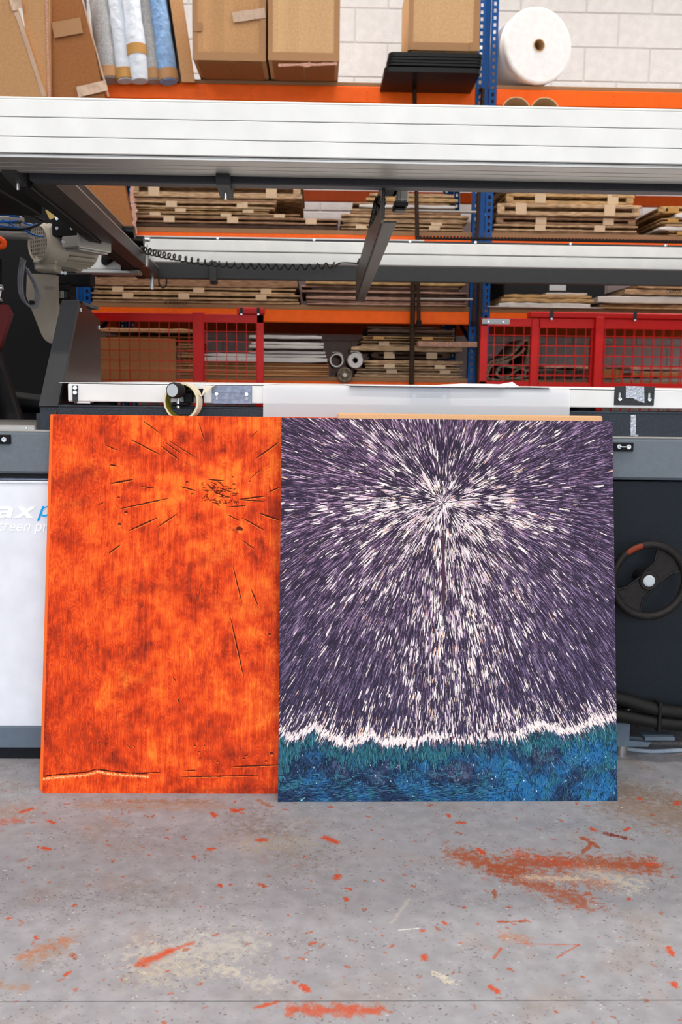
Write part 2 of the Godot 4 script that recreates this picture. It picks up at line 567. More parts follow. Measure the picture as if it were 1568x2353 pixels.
func build_floor():
	NB = noise(0.03, 77, FastNoiseLite.TYPE_SIMPLEX_SMOOTH, 4).get_seamless_image(512, 512).get_data()
	var half := 1024
	var n1 := noise(0.004, 1).get_seamless_image(half, half).get_data()
	var n2 := noise(0.05, 2).get_seamless_image(half, half).get_data()
	var n3 := noise(0.012, 3, FastNoiseLite.TYPE_SIMPLEX_SMOOTH, 5).get_seamless_image(half, half).get_data()
	var buf := PackedByteArray()
	buf.resize(half * half * 3)
	for i in half * half:
		var v := 146.0 + (n1[i] - 128) * 0.035 + (n2[i] - 128) * 0.09
		var w := maxf(0.0, (n3[i] - 150) * 0.16)   # brownish scuffed patches
		buf[i * 3] = int(v + 1.0)
		buf[i * 3 + 1] = int(v - w * 0.6)
		buf[i * 3 + 2] = int(v + 3.0 - w * 1.1)
	var img := Image.create_from_data(half, half, false, Image.FORMAT_RGB8, buf)
	img.resize(2048, 2048, Image.INTERPOLATE_CUBIC)
	buf = img.get_data()
	var n := 2048
	var k := n / 2.4
	var at := func(x: float, z: float) -> Vector2: return Vector2((x + 1.2) * k, (z + 0.9) * k)
	# broad marks first: [x, z, x, z, half width in metres, colour, strength, raggedness]
	var tan_ := Color(0.62, 0.47, 0.37)
	var rust := Color(0.60, 0.30, 0.19)
	var red := Color(0.74, 0.27, 0.15)
	var cream := Color(0.78, 0.745, 0.66)
	var dirt := Color(0.45, 0.40, 0.34)
	var marks := [
		[-0.493, 0.224, -0.207, 0.226, 0.030, tan_, 0.55, 0.9], [-0.451, 0.201, -0.237, 0.204, 0.012, Color(0.60, 0.38, 0.24), 0.5, 1.0],
		[-0.658, 0.250, -0.616, 0.256, 0.06, tan_, 0.5, 0.9], [-0.640, 0.308, -0.604, 0.298, 0.018, red, 0.55, 1.0],
		[0.682, 0.217, 0.771, 0.281, 0.10, Color(0.50, 0.38, 0.28), 0.55, 0.8], [0.698, 0.136, 0.803, 0.194, 0.06, Color(0.47, 0.36, 0.28), 0.45, 0.8],
		[0.282, 0.447, 0.378, 0.515, 0.038, rust, 1.0, 0.8], [0.386, 0.473, 0.623, 0.486, 0.046, rust, 1.0, 0.8], [0.347, 0.506, 0.469, 0.616, 0.036, rust, 0.85, 1.0],
		[0.385, 0.437, 0.498, 0.489, 0.02, red, 0.5, 1.2], [0.400, 0.523, 0.529, 0.555, 0.028, rust, 0.7, 1.2], [0.383, 0.531, 0.485, 0.539, 0.012, cream, 0.8, 1.8],
		[0.516, 0.514, 0.569, 0.555, 0.03, cream, 0.7, 2.0], [0.537, 0.372, 0.553, 0.410, 0.008, rust, 0.9, 0.8], [0.587, 0.353, 0.621, 0.372, 0.008, Color(0.45, 0.18, 0.14), 0.9, 0.8],
		[-0.258, 0.775, -0.122, 0.757, 0.05, cream, 0.5, 1.4], [-0.246, 0.828, -0.194, 0.817, 0.036, Color(0.70, 0.66, 0.58), 0.7, 1.4], [-0.161, 0.817, -0.123, 0.823, 0.016, cream, 0.6, 1.4], [-0.098, 0.845, -0.065, 0.858, 0.018, cream, 0.5, 1.8],
		[-0.266, 0.803, -0.228, 0.769, 0.014, red, 0.9, 0.6], [-0.231, 0.771, -0.196, 0.746, 0.005, red, 0.6, 1.0],
		[-0.451, 0.781, -0.397, 0.738, 0.018, Color(0.68, 0.40, 0.25), 0.7, 1.0], [-0.439, 0.799, -0.405, 0.775, 0.022, tan_, 0.5, 1.2], [-0.466, 0.860, -0.426, 0.866, 0.01, tan_, 0.6, 1.2],
		[-0.031, 0.917, 0.089, 0.921, 0.018, red, 0.85, 0.8], [-0.084, 0.914, -0.050, 0.899, 0.004, red, 0.8, 1.0], [0.311, 0.684, 0.356, 0.681, 0.004, rust, 0.9, 0.7], [0.314, 0.726, 0.347, 0.739, 0.014, Color(0.66, 0.42, 0.30), 0.7, 1.2],
		[0.327, 0.749, 0.429, 0.753, 0.0013, red, 0.7, 0.6], [0.385, 0.789, 0.430, 0.752, 0.0016, red, 0.8, 0.6], [0.285, 0.789, 0.300, 0.764, 0.003, red, 0.8, 0.8],
		[-0.142, 0.286, -0.054, 0.384, 0.05, dirt, 0.40, 1.9], [-0.115, 0.365, -0.018, 0.456, 0.05, dirt, 0.35, 2.1], [-0.327, 0.571, -0.275, 0.601, 0.03, dirt, 0.3, 2.0], [-0.446, 0.385, -0.254, 0.421, 0.05, dirt, 0.2, 2.0], [-0.138, 0.403, -0.028, 0.393, 0.03, cream, 0.4, 2.2],
		[0.131, 0.686, 0.167, 0.609, 0.004, cream, 0.35, 0.9], [0.140, 0.709, 0.175, 0.703, 0.0013, Color(0.9, 0.9, 0.86), 0.9, 0.3], [0.191, 0.829, 0.205, 0.851, 0.008, cream, 0.8, 1.2],
		[0.452, 0.324, 0.547, 0.303, 0.03, Color(0.48, 0.50, 0.54), 0.4, 1.2], [0.322, 0.578, 0.318, 0.609, 0.005, rust, 0.8, 0.7], [0.520, 0.437, 0.550, 0.391, 0.006, rust, 0.8, 0.8],
		[-0.178, 0.239, -0.153, 0.260, 0.006, red, 0.8, 0.8], [-0.120, 0.199, -0.096, 0.226, 0.010, Color(0.60, 0.38, 0.26), 0.7, 0.9], [-0.424, 0.287, -0.392, 0.317, 0.016, tan_, 0.5, 1.2]]
	for q in marks:
		smear(buf, n, n, at.call(q[0], q[1]), at.call(q[2], q[3]), q[4] * k, q[5], q[6] * (0.9 if q[4] > 0.01 else 1.0), q[7], 2, 1.3 if q[4] > 0.01 else 2.0)
	# fresh red drops seen singly
	for q in [[0.323, 0.430, 9], [0.568, 0.335, 7], [0.633, 0.481, 5], [-0.169, 0.562, 5], [-0.150, 0.559, 4], [0.219, 0.687, 4], [-0.211, 0.269, 7], [-0.163, 0.248, 8], [-0.105, 0.384, 8], [-0.517, 0.422, 7], [-0.229, 0.453, 5], [0.175, 0.788, 6], [-0.538, 0.304, 6], [-0.604, 0.250, 8], [-0.200, 0.421, 6], [0.302, 0.304, 6], [0.280, 0.271, 6], [0.180, 0.711, 5], [-0.013, 0.867, 7], [0.271, 0.871, 6], [0.547, 0.860, 8], [0.572, 0.771, 7], [0.645, 0.481, 5], [0.056, 0.610, 6], [0.061, 0.574, 5], [0.032, 0.383, 10], [0.042, 0.531, 8], [0.556, 0.609, 4], [-0.511, 0.672, 4], [-0.374, 0.829, 4], [0.637, 0.333, 6], [0.786, 0.205, 8], [0.712, 0.183, 6]]:
		var c: Vector2 = at.call(q[0], q[1])
		var e: Vector2 = Vector2(rng.randf_range(-1, 1), rng.randf_range(-1, 1)) * q[2] * 0.9
		smear(buf, n, n, c - e, c + e, q[2] * 0.85, red, 0.9, 0.7, 5)
	# the scatter that nobody could place one by one
	for i in 1300:
		var p := Vector2(rng.randf() * n, rng.randf() * n)
		var e := Vector2(rng.randf_range(-1, 1), rng.randf_range(-1, 1)) * rng.randf_range(0.5, 5.0)
		var s := rng.randf_range(1.0, 3.6) * (1.5 if rng.randf() < 0.12 else 1.0)
		smear(buf, n, n, p - e, p + e, s, red.lerp(rust, rng.randf()), rng.randf_range(0.35, 0.9), 0.8, 5)
	for i in 70000:
		var p := Vector2(rng.randf() * n, rng.randf() * n)
		var thick: float = NB[(int(p.y / 4) & 511) * 512 + (int(p.x / 4) & 511)]
		if thick < 135 and rng.randf() < 0.7:
			continue
		var c := Color(0.33, 0.29, 0.27) if rng.randf() < 0.6 else (Color(0.50, 0.38, 0.33) if rng.randf() < 0.7 else Color(0.86, 0.84, 0.80))
		var e := Vector2(rng.randf_range(-1, 1), rng.randf_range(-0.6, 0.6)) * rng.randf_range(0.2, 2.2)
		smear(buf, n, n, p - e, p + e, rng.randf_range(0.45, 1.25), c, rng.randf_range(0.35, 0.85), 0.7, 7)
	img = Image.create_from_data(n, n, false, Image.FORMAT_RGB8, buf)
	var m := StandardMaterial3D.new()
	m.resource_name = "painted_concrete"
	m.albedo_texture = ImageTexture.create_from_image(img)
	m.roughness = 0.6
	m.metallic_specular = 0.3
	M["floor"] = m
	# two poured slabs with the joint between them
	var f := setting("floor")
	for z in [[-4.75, 0.8984], [0.9, 9.0]]:
		var st := mb()
		for a in [[-5.4, z[0]], [5.4, z[0]], [5.4, z[1]], [-5.4, z[0]], [5.4, z[1]], [-5.4, z[1]]]:
			st.set_uv(Vector2((a[0] + 1.2) / 2.4, (a[1] + 0.9) / 2.4))
			st.add_vertex(Vector3(a[0], 0.0, a[1]))
		obj("floor_slab", st, m, f)
	box_part("joint_bed", [-5.4, 5.4, -0.12, -0.0015, -4.75, 9.0], M.mortar, f)


# ------------------------------------------------------------------ the printing blocks
func leaning(corner: Vector3, yaw: float) -> Transform3D:
	return Transform3D(Basis(Vector3.UP, yaw) * Basis(Vector3.RIGHT, -deg_to_rad(11.5)), corner)


func face(xf: Transform3D, w: float, h: float, z: float) -> SurfaceTool:
	# the printed front of a block with its own 0 to 1 layout
	var st := mb()
	for a in [[0, 0], [0, 1], [1, 1], [0, 0], [1, 1], [1, 0]]:
		st.set_uv(Vector2(a[0], 1.0 - a[1]))
		st.add_vertex(xf * Vector3(a[0] * w, a[1] * h, z))
	return st


func flow(x: float, y: float, cx: float, cy: float) -> Vector2:
	# cuts run outwards from the burst and bend down to the sides, like sparks that fall
	var d := Vector2(x - cx, y - cy)
	var low := clampf((y - cy + 260.0) / 620.0, 0.0, 1.0)
	d.y += absf(d.x) * 0.5 * low * low
	return d.normalized()


func gouge(buf: PackedByteArray, hb: PackedByteArray, n: int, m: int, p: Vector2, dir: Vector2, length: float, width: float, c: Color, a: float, depth: int, bend := 0.0):
	# one tapering cut of a V tool: colour into buf, depth into hb
	var s := 0.0
	var r := c.r * 255.0
	var g := c.g * 255.0
	var b := c.b * 255.0
	var q := p
	while s < length:
		var t := s / length
		var w := width * sqrt(maxf(0.0, 4.0 * t * (1.0 - t))) * 0.5
		var nx := -dir.y
		var ny := dir.x
		var k := -w
		while k <= w + 0.01:
			var x := int(q.x + nx * k)
			var y := int(q.y + ny * k)
			if x >= 0 and y >= 0 and x < n and y < m:
				var i := y * n + x
				var j := i * 3
				buf[j] = int(buf[j] + (r - buf[j]) * a)
				buf[j + 1] = int(buf[j + 1] + (g - buf[j + 1]) * a)
				buf[j + 2] = int(buf[j + 2] + (b - buf[j + 2]) * a)
				hb[i] = depth
			k += 0.8
		q += dir
		if bend != 0.0:
			dir = dir.rotated(bend)
		s += 1.0


func purple_material() -> StandardMaterial3D:
	var n := 1480
	var m := 1670
	var r := RandomNumberGenerator.new()
	r.seed = 41
	# ground colours at a quarter of the size
	var qn := n / 4
	var qm := m / 4 + 1
	var na := noise(0.018, 5, FastNoiseLite.TYPE_SIMPLEX_SMOOTH, 4).get_image(qn, qm, false, false, false).get_data()
	var nb := noise(0.05, 6, FastNoiseLite.TYPE_SIMPLEX_SMOOTH, 3).get_image(qn, qm, false, false, false).get_data()
	var crest := [-0.0005, 0.8238, 0.0404, 0.8416, 0.0631, 0.8305, 0.1037, 0.8105, 0.1319, 0.8305, 0.1716, 0.8483, 0.2035, 0.8573, 0.2481, 0.8417, 0.2736, 0.8350, 0.3159, 0.8551, 0.3633, 0.8462, 0.3953, 0.8551, 0.4402, 0.8351, 0.4723, 0.8395, 0.5366, 0.8463, 0.6268, 0.8373, 0.6978, 0.8351, 0.7693, 0.8059, 0.8339, 0.8239, 0.8858, 0.8194, 0.9147, 0.7992, 0.9642, 0.7947, 1.0035, 0.7834]
	var line := func(u: float) -> float:
		var i := 0
		while i < crest.size() - 4 and crest[i + 2] < u:
			i += 2
		return lerpf(crest[i + 1], crest[i + 3], clampf((u - crest[i]) / maxf(crest[i + 2] - crest[i], 1e-4), 0.0, 1.0))
	var foot := [0.0009, 0.9524, 0.0510, 0.8861, 0.1016, 0.8583, 0.1527, 0.8917, 0.2038, 0.9140, 0.2548, 0.9085, 0.3058, 0.8863, 0.3314, 0.9141, 0.3698, 0.9197, 0.4081, 0.8864, 0.4594, 0.9143, 0.4979, 0.8865, 0.5880, 0.8620, 0.6912, 0.8598, 0.7297, 0.8867, 0.7688, 0.8553, 0.8334, 0.8643, 0.8853, 0.8588, 0.9504, 0.8476, 1.0023, 0.8555]
	var edge := func(u: float) -> float:
		var i := 0
		while i < foot.size() - 4 and foot[i + 2] < u:
			i += 2
		return lerpf(foot[i + 1], foot[i + 3], clampf((u - foot[i]) / maxf(foot[i + 2] - foot[i], 1e-4), 0.0, 1.0))
	var cu := Vector2(0.4839, 0.2235)
	var small := PackedByteArray()
	small.resize(qn * qm * 3)
	var tops := PackedFloat32Array()
	var feet := PackedFloat32Array()
	for x in qn:
		var ja := NB[40 * 512 + ((x * 9) & 511)] / 255.0 - 0.5
		var jb := NB[90 * 512 + ((x * 5) & 511)] / 255.0 - 0.5
		tops.append(line.call(float(x) / qn) + ja * 0.014)
		feet.append(edge.call(float(x) / qn) + jb * 0.05)
	var night := Color(0.270, 0.215, 0.285)
	var dusk := Color(0.255, 0.245, 0.345)
	var lilac := Color(0.57, 0.44, 0.555)
	var plum := Color(0.33, 0.20, 0.235)
	for y in qm:
		var v := float(y) / qm
		for x in qn:
			var u := float(x) / qn
			var i := y * qn + x
			var a := na[i] / 255.0
			var b := nb[i] / 255.0
			var c: Color
			if v < tops[x]:
				c = night.lerp(dusk, clampf((v - 0.25) * 1.8 + (a - 0.5), 0.0, 1.0))
				var near := 1.0 - Vector2((u - cu.x) * 1.0, (v - cu.y) * 1.13).length() * 1.55
				c = c.lerp(lilac, clampf(near * 0.75 + (b - 0.5) * 1.3 + (a - 0.5) * 0.8, 0.0, 0.9))
				c = c.lerp(plum, clampf((0.33 - b) * 3.0, 0.0, 0.6))
			elif v < feet[x]:
				c = Color(0.165, 0.365, 0.42).lerp(Color(0.13, 0.27, 0.40), clampf((b - 0.55) * 3.0, 0.0, 1.0))
			else:
				c = Color(0.11, 0.18, 0.29).lerp(Color(0.14, 0.375, 0.56), clampf((a - 0.40) * 4.0 + (u - 0.65) * 1.2, 0.0, 1.0))
				c = c.lerp(Color(0.33, 0.32, 0.42), clampf((0.45 - a) * 3.0 + (b - 0.5) + (0.25 - absf(u - 0.5)) * 1.2 - maxf(0.0, v - 0.93) * 12.0, 0.0, 0.8))
				c = c.lerp(Color(0.15, 0.37, 0.43), clampf((b - 0.56) * 4.0 + (v - 0.955) * 9.0 * (0.6 - u), 0.0, 0.85))
			small[i * 3] = int(clampf(c.r, 0, 1) * 255)
			small[i * 3 + 1] = int(clampf(c.g, 0, 1) * 255)
			small[i * 3 + 2] = int(clampf(c.b, 0, 1) * 255)
	var img := Image.create_from_data(qn, qm, false, Image.FORMAT_RGB8, small)
	img.resize(n, m, Image.INTERPOLATE_CUBIC)
	var buf := img.get_data()
	var hb := PackedByteArray()
	hb.resize(n * m)
	hb.fill(190)
	var cx := cu.x * n
	var cy := cu.y * m
	var cream := Color(0.95, 0.90, 0.86)
	# three passes of cuts: lilac ones, inked gaps between them, bare wood ones
	for pass_ in [[16000, 0], [17000, 1], [21000, 2], [11000, 1], [6000, 2]]:
		for i in pass_[0]:
			var p := Vector2(r.randf() * n, r.randf() * m * 0.86)
			if r.randf() < 0.16:
				var t := r.randf() * TAU
				p = Vector2(cx, cy) + Vector2(cos(t), sin(t)) * (r.randf() ** 0.8 * 260.0)
			var u := clampi(int(p.x / 4.0), 0, qn - 1)
			if p.y / m > tops[u] - 0.004 or p.y < 0:
				continue
			var d := p - Vector2(cx, cy)
			var dist := d.length()
			var dir := flow(p.x, p.y, cx, cy).rotated(r.randf_range(-0.09, 0.09))
			var near := clampf(1.0 - dist / 900.0, 0.0, 1.0)
			var cone := exp(-pow((p.x - cx - 60.0) / (70.0 + 0.22 * maxf(d.y, 0.0)), 2.0)) * clampf(d.y / 160.0, 0.0, 1.0) * clampf((1050.0 - d.y) / 500.0, 0.15, 1.0)
			var arc := exp(-pow((d.y - 10.0 - absf(d.x) * 0.14) / 100.0, 2.0)) * exp(-pow((absf(d.x) - 260.0) / 190.0, 2.0))
			var fan := exp(-pow((absf(atan2(d.y, absf(d.x))) - 0.85) / 0.28, 2.0)) * clampf((dist - 100.0) / 100.0, 0.0, 1.0) * clampf((760.0 - dist) / 400.0, 0.0, 1.0)
			var patch := NB[(int(p.y / 2.2) & 511) * 512 + (int(p.x / 2.2) & 511)] / 255.0
			var len := r.randf_range(16.0, 62.0) * (0.7 if dist < 160.0 else 1.0)
			if pass_[1] == 0:
				var c := lilac.lerp(Color(0.73, 0.60, 0.72), r.randf()).lerp(dusk, clampf((p.y / m - 0.3) * 1.1, 0.0, 0.6)).lerp(Color(0.42, 0.42, 0.60), r.randf() * 0.5 * clampf((p.x - cx) / 400.0, 0.0, 1.0))
				gouge(buf, hb, n, m, p, dir, len * 1.1, r.randf_range(1.6, 5.0), c, 0.7, 150, r.randf_range(-0.004, 0.004))
			elif pass_[1] == 1:
				gouge(buf, hb, n, m, p, dir, len * 1.25, r.randf_range(1.0, 2.6), Color(0.165, 0.135, 0.20), 0.85, 225, r.randf_range(-0.004, 0.004))
			else:
				var want := 0.05 + 1.25 * cone + 1.0 * arc + 0.40 * fan + (0.55 if dist < 120.0 else 0.0) + 0.16 * near
				want *= clampf((patch - 0.30) * 2.8, 0.08, 1.4)
				var rim := clampf((p.y / m - tops[u] + 0.13) / 0.11, 0.0, 1.0)
				want += rim * rim * 0.55
				if absf(d.x) > 560.0 and d.y < 300.0:
					want *= 0.55
				if r.randf() > want:
					continue
				var c := cream.lerp(Color(0.74, 0.62, 0.72), r.randf() * (1.0 if dist < 150.0 else 0.85) if r.randf() < 0.6 else 0.0)
				if r.randf() < 0.05:
					c = Color(0.88, 0.70, 0.60)
				gouge(buf, hb, n, m, p, dir, len * r.randf_range(0.7, 1.15), r.randf_range(1.2, 3.4) + (3.4 * r.randf() if patch > 0.58 else 0.0), c, 0.95, 70, r.randf_range(-0.005, 0.005))
	# the dark cleft straight below the burst
	for i in 90:
		var p := Vector2(cx + r.randf_range(-4, 8), cy + r.randf_range(110, 420))
		gouge(buf, hb, n, m, p, Vector2(0, 1), r.randf_range(20, 70), r.randf_range(2, 5), Color(0.28, 0.19, 0.24), 0.85, 200)
	# the sea: short scratches, pale and dark, that follow the swell
	for i in 8000:
		var p := Vector2(r.randf() * n, m * r.randf_range(0.80, 1.0))
		var u := clampi(int(p.x / 4.0), 0, qn - 1)
		var v := p.y / m
		if v < tops[u] + 0.006 or p.y >= m:
			continue
		var teal := v < feet[u]
		var low := v > 0.955
		var dir := Vector2(0.12, 1).normalized() if teal else (Vector2(1, -0.12).normalized() if low and p.x < n * 0.62 else Vector2(r.randf_range(-0.5, 0.5), 1).normalized().rotated(r.randf_range(-0.6, 0.6)))
		var k := r.randf()
		# each scratch is a lighter or darker tone of the ink it is cut through
		var j := (int(p.y) * n + int(p.x)) * 3
		var ink := Color(buf[j] / 255.0, buf[j + 1] / 255.0, buf[j + 2] / 255.0)
		if k < 0.5:
			gouge(buf, hb, n, m, p, dir, r.randf_range(6, 26), r.randf_range(1.0, 2.6), ink * 0.5, 0.8, 225, r.randf_range(-0.05, 0.05))
		elif not teal:
			gouge(buf, hb, n, m, p, dir, r.randf_range(6, 28), r.randf_range(1.0, 2.4), ink.lerp(Color(0.50, 0.66, 0.78), r.randf_range(0.15, 0.5)), 0.75, 110, r.randf_range(-0.06, 0.06))
		elif k < 0.6:
			gouge(buf, hb, n, m, p, dir, r.randf_range(14, 46), 1.6, Color(0.36, 0.60, 0.64), 0.7, 120)
		if not teal and k > 0.985:
			gouge(buf, hb, n, m, p, dir, r.randf_range(4, 10), r.randf_range(2.0, 4.0), Color(0.85, 0.88, 0.90), 0.9, 70)
	# foam along the crest, its dark undercut, and the swell lines near the foot
	for i in 1150:
		var u := r.randf()
		var x := int(u * qn)
		var calm := 0.35 if u > 0.48 and u < 0.70 else 1.0
		if r.randf() > calm:
			continue
		var p := Vector2(u * n, (tops[clampi(x, 0, qn - 1)] + r.randf_range(-0.014, 0.003)) * m)
		var dir := flow(p.x, p.y, cx, cy).rotated(r.randf_range(-0.3, 0.3))
		gouge(buf, hb, n, m, p - dir * 10.0, dir, r.randf_range(10, 26), r.randf_range(2.0, 6.0), cream.lerp(Color(0.80, 0.73, 0.76), r.randf() * 0.7), 0.9, 60)
	for u in range(0, n, 3):
		var x := clampi(int(u / 4.0), 0, qn - 1)
		var y2 := feet[x] * m + r.randf_range(-9, 9)
		gouge(buf, hb, n, m, Vector2(u, y2), Vector2(r.randf_range(-0.4, 0.6), 1).normalized(), r.randf_range(5, 16), 2.2, Color(0.06, 0.13, 0.23), 0.7, 225)
	for j in 7:
		var y := 0.935 + j * 0.009
		for u in range(0, int(n * 0.7), 10):
			var yy := (y - 0.022 * (NB[(j * 31) * 512 + (int(u / 3.0) & 511)] / 255.0 - 0.5) * 2.0 - 0.012 * pow(sin(u / 420.0 + 0.3 * j), 2.0)) * m + r.randf_range(-2, 2)
			gouge(buf, hb, n, m, Vector2(u, yy), Vector2(1, -0.05), r.randf_range(10, 26), 2.2, Color(0.08, 0.16, 0.27) if j % 2 == 0 else Color(0.24, 0.48, 0.56), 0.7, 215 if j % 2 == 0 else 120)
	var him := Image.create_from_data(n, m, false, Image.FORMAT_L8, hb)
	him.bump_map_to_normal_map(3.0)
	var mt := StandardMaterial3D.new()
	mt.resource_name = "carved_inked_wood"
	mt.albedo_texture = ImageTexture.create_from_image(Image.create_from_data(n, m, false, Image.FORMAT_RGB8, buf))
	mt.roughness = 0.6
	mt.metallic_specular = 0.2
	mt.normal_enabled = true
	mt.normal_texture = ImageTexture.create_from_image(him)
	mt.normal_scale = 0.55
	return mt


func orange_material() -> StandardMaterial3D:
	var n := 1200
	var m := 1350
	var r := RandomNumberGenerator.new()
	r.seed = 43
	# stretched noise for grain, broad noise for blotches of ink; bands wander with a warp
	var g1 := noise(0.05, 51, FastNoiseLite.TYPE_SIMPLEX_SMOOTH, 3).get_image(n, m / 12, false, false, false)
	g1.resize(n, m, Image.INTERPOLATE_CUBIC)
	var g2 := noise(0.22, 52, FastNoiseLite.TYPE_SIMPLEX_SMOOTH, 2).get_image(n, m / 18, false, false, false)
	g2.resize(n, m, Image.INTERPOLATE_CUBIC)
	var b1 := noise(0.0045, 53, FastNoiseLite.TYPE_SIMPLEX_SMOOTH, 5).get_image(n, m, false, false, false).get_data()
	var b2 := noise(0.016, 54, FastNoiseLite.TYPE_SIMPLEX_SMOOTH, 4).get_image(n, m, false, false, false).get_data()
	var g3 := noise(0.011, 55, FastNoiseLite.TYPE_SIMPLEX_SMOOTH, 2).get_image(n, m / 4, false, false, false)
	g3.resize(n, m, Image.INTERPOLATE_CUBIC)
	var d3 := g3.get_data()
	var d1 := g1.get_data()
	var d2 := g2.get_data()
	var buf := PackedByteArray()
	buf.resize(n * m * 3)
	for y in m:
		var v := float(y) / m
		for x in n:
			var i := y * n + x
			var u := float(x) / n
			# ragged ink stains at the left border; more dark patches towards the foot
			var t := 0.50 + (d1[i] - 128) * 0.0016 + (d2[i] - 128) * 0.0012 + (b1[i] - 128) * 0.0036 + (b2[i] - 128) * 0.0023
			t += 0.09 - (0.17 if b2[i] * 0.5 + d1[i] * 0.5 > 105 + u * 320.0 else 0.0) - (0.10 if b1[i] * 0.6 + d1[i] * 0.4 > 200 - v * 105.0 else 0.0)
			var ring := sin(d3[i] * 0.42 + b2[i] * 0.05)
			t += 0.05 * ring + (0.10 if ring > 0.94 else 0.0)
			t = clampf(t, 0.0, 1.0)
			# dark brown red, red orange, warm orange
			var rr: float
			var gg: float
			var bb: float
			if t < 0.5:
				var s := t * 2.0
				rr = lerpf(112, 206, s)
				gg = lerpf(30, 62, s)
				bb = lerpf(16, 20, s)
			else:
				var s := t * 2.0 - 1.0
				rr = lerpf(208, 250, s)
				gg = lerpf(62, 124, s)
				bb = lerpf(20, 40, s)
			buf[i * 3] = int(rr)
			buf[i * 3 + 1] = int(gg)
			buf[i * 3 + 2] = int(bb)
	var hb := PackedByteArray()
	hb.resize(n * m)
	hb.fill(190)
	var at := func(u: float, v: float) -> Vector2: return Vector2(u * n, v * m)
	# blotches of darker ink
	for q in [[0.0097, 0.1849, 0.1195, 0.1547, 46, 0.5], [0.0439, 0.2430, 0.1086, 0.2308, 30, 0.35], [0.1672, 0.4738, 0.4002, 0.4549, 30, 0.28], [0.2249, 0.7025, 0.2868, 0.5994, 26, 0.35], [0.2132, 0.7481, 0.3147, 0.6850, 22, 0.35], [0.2544, 0.8499, 0.2404, 0.8047, 12, 0.4], [0.4915, 0.4716, 0.4839, 0.4786, 10, 0.5], [0.1196, 0.6175, 0.1145, 0.6210, 8, 0.5], [0.4251, 0.4027, 0.5287, 0.3671, 34, 0.25], [0.4140, 0.4952, 0.6615, 0.5167, 40, 0.18], [0.3860, 0.9960, 0.6810, 0.9863, 26, 0.5], [-0.0034, 0.6353, -0.0000, 0.8621, 14, 0.55], [0.0048, 0.8508, 0.0386, 0.9126, 16, 0.4], [0.5407, 0.3030, 0.5604, 0.3087, 10, 0.5], [0.6770, 0.2259, 0.6891, 0.6316, 14, 0.35], [0.2127, 0.2299, 0.2284, 0.2321, 8, 0.5], [0.4064, 0.1286, 0.4329, 0.1401, 14, 0.35]]:
		smear(buf, n, m, at.call(q[0], q[1]), at.call(q[2], q[3]), q[4], Color(0.42, 0.125, 0.075), q[5], 0.9, 2, 0.75)
	# the few cuts and the torn groove near the foot: [from, to, width]
	var cuts := [[0.2347, 0.0655, 0.3247, 0.1058, 5], [0.2728, 0.0156, 0.3220, 0.0470, 4], [0.1605, 0.0815, 0.1962, 0.0953, 4], [0.3268, 0.0823, 0.3826, 0.1194, 5], [0.3397, 0.0727, 0.3888, 0.1029, 4], [0.3501, 0.0679, 0.4390, 0.1165, 3], [0.4397, 0.0186, 0.4577, 0.0657, 3], [0.6163, 0.1125, 0.6815, 0.0693, 6], [0.5996, 0.0560, 0.6178, 0.0381, 3], [0.5974, 0.1679, 0.6364, 0.1382, 3], [0.1750, 0.1343, 0.1947, 0.1376, 7], [0.1790, 0.1846, 0.2452, 0.1735, 7], [0.2692, 0.1920, 0.3111, 0.1963, 4], [0.2042, 0.2533, 0.3535, 0.2228, 5], [0.1427, 0.2421, 0.1582, 0.2362, 4], [0.2356, 0.3112, 0.3207, 0.2756, 6], [0.3213, 0.3012, 0.3792, 0.2646, 5], [0.1775, 0.3720, 0.2119, 0.3486, 6], [0.5331, 0.2447, 0.5867, 0.2407, 4], [0.5322, 0.2657, 0.5665, 0.2818, 4], [0.5742, 0.2735, 0.6415, 0.3057, 5], [0.5765, 0.3342, 0.6135, 0.3572, 4], [0.6290, 0.2614, 0.6869, 0.2785, 7], [0.6570, 0.2026, 0.6871, 0.1906, 5], [0.5655, 0.2245, 0.6441, 0.2144, 6], [0.5787, 0.2267, 0.6403, 0.2285, 4], [0.5489, 0.4018, 0.5779, 0.4999, 4], [0.6047, 0.4628, 0.6249, 0.5054, 5], [0.5448, 0.5405, 0.5863, 0.6951, 5], [0.4466, 0.5008, 0.4560, 0.4488, 2], [0.4728, 0.1714, 0.5188, 0.1745, 5], [0.4705, 0.1867, 0.4997, 0.2098, 4], [0.4865, 0.2041, 0.5392, 0.2212, 5], [0.4994, 0.1923, 0.5455, 0.2059, 4], [0.3881, 0.1909, 0.4341, 0.2022, 5], [0.3910, 0.7530, 0.3964, 0.7644, 6], [0.3769, 0.6995, 0.3849, 0.7075, 4], [0.1371, 0.8729, 0.1459, 0.8672, 3], [0.1589, 0.8728, 0.1677, 0.8672, 3], [0.2448, 0.8759, 0.2539, 0.8827, 3], [0.2614, 0.8759, 0.2680, 0.8815, 3], [0.4104, 0.9419, 0.4489, 0.9396, 4], [0.4044, 0.9577, 0.6355, 0.9526, 4], [0.5579, 0.9302, 0.6931, 0.9253, 5], [0.2696, 0.9479, 0.3464, 0.9455, 4]]
	for q in cuts:
		var a: Vector2 = at.call(q[0], q[1])
		var b: Vector2 = at.call(q[2], q[3])
		var d := (b - a).normalized()
		var off: Vector2 = Vector2(-d.y, d.x) * (q[4] * 0.5)
		gouge(buf, hb, n, m, a + off, d, (b - a).length(), q[4] * 0.55, Color(0.93, 0.50, 0.20), 0.8, 120)
		gouge(buf, hb, n, m, a, d, (b - a).length(), q[4] * 0.8, Color(0.26, 0.065, 0.03), 0.9, 60)
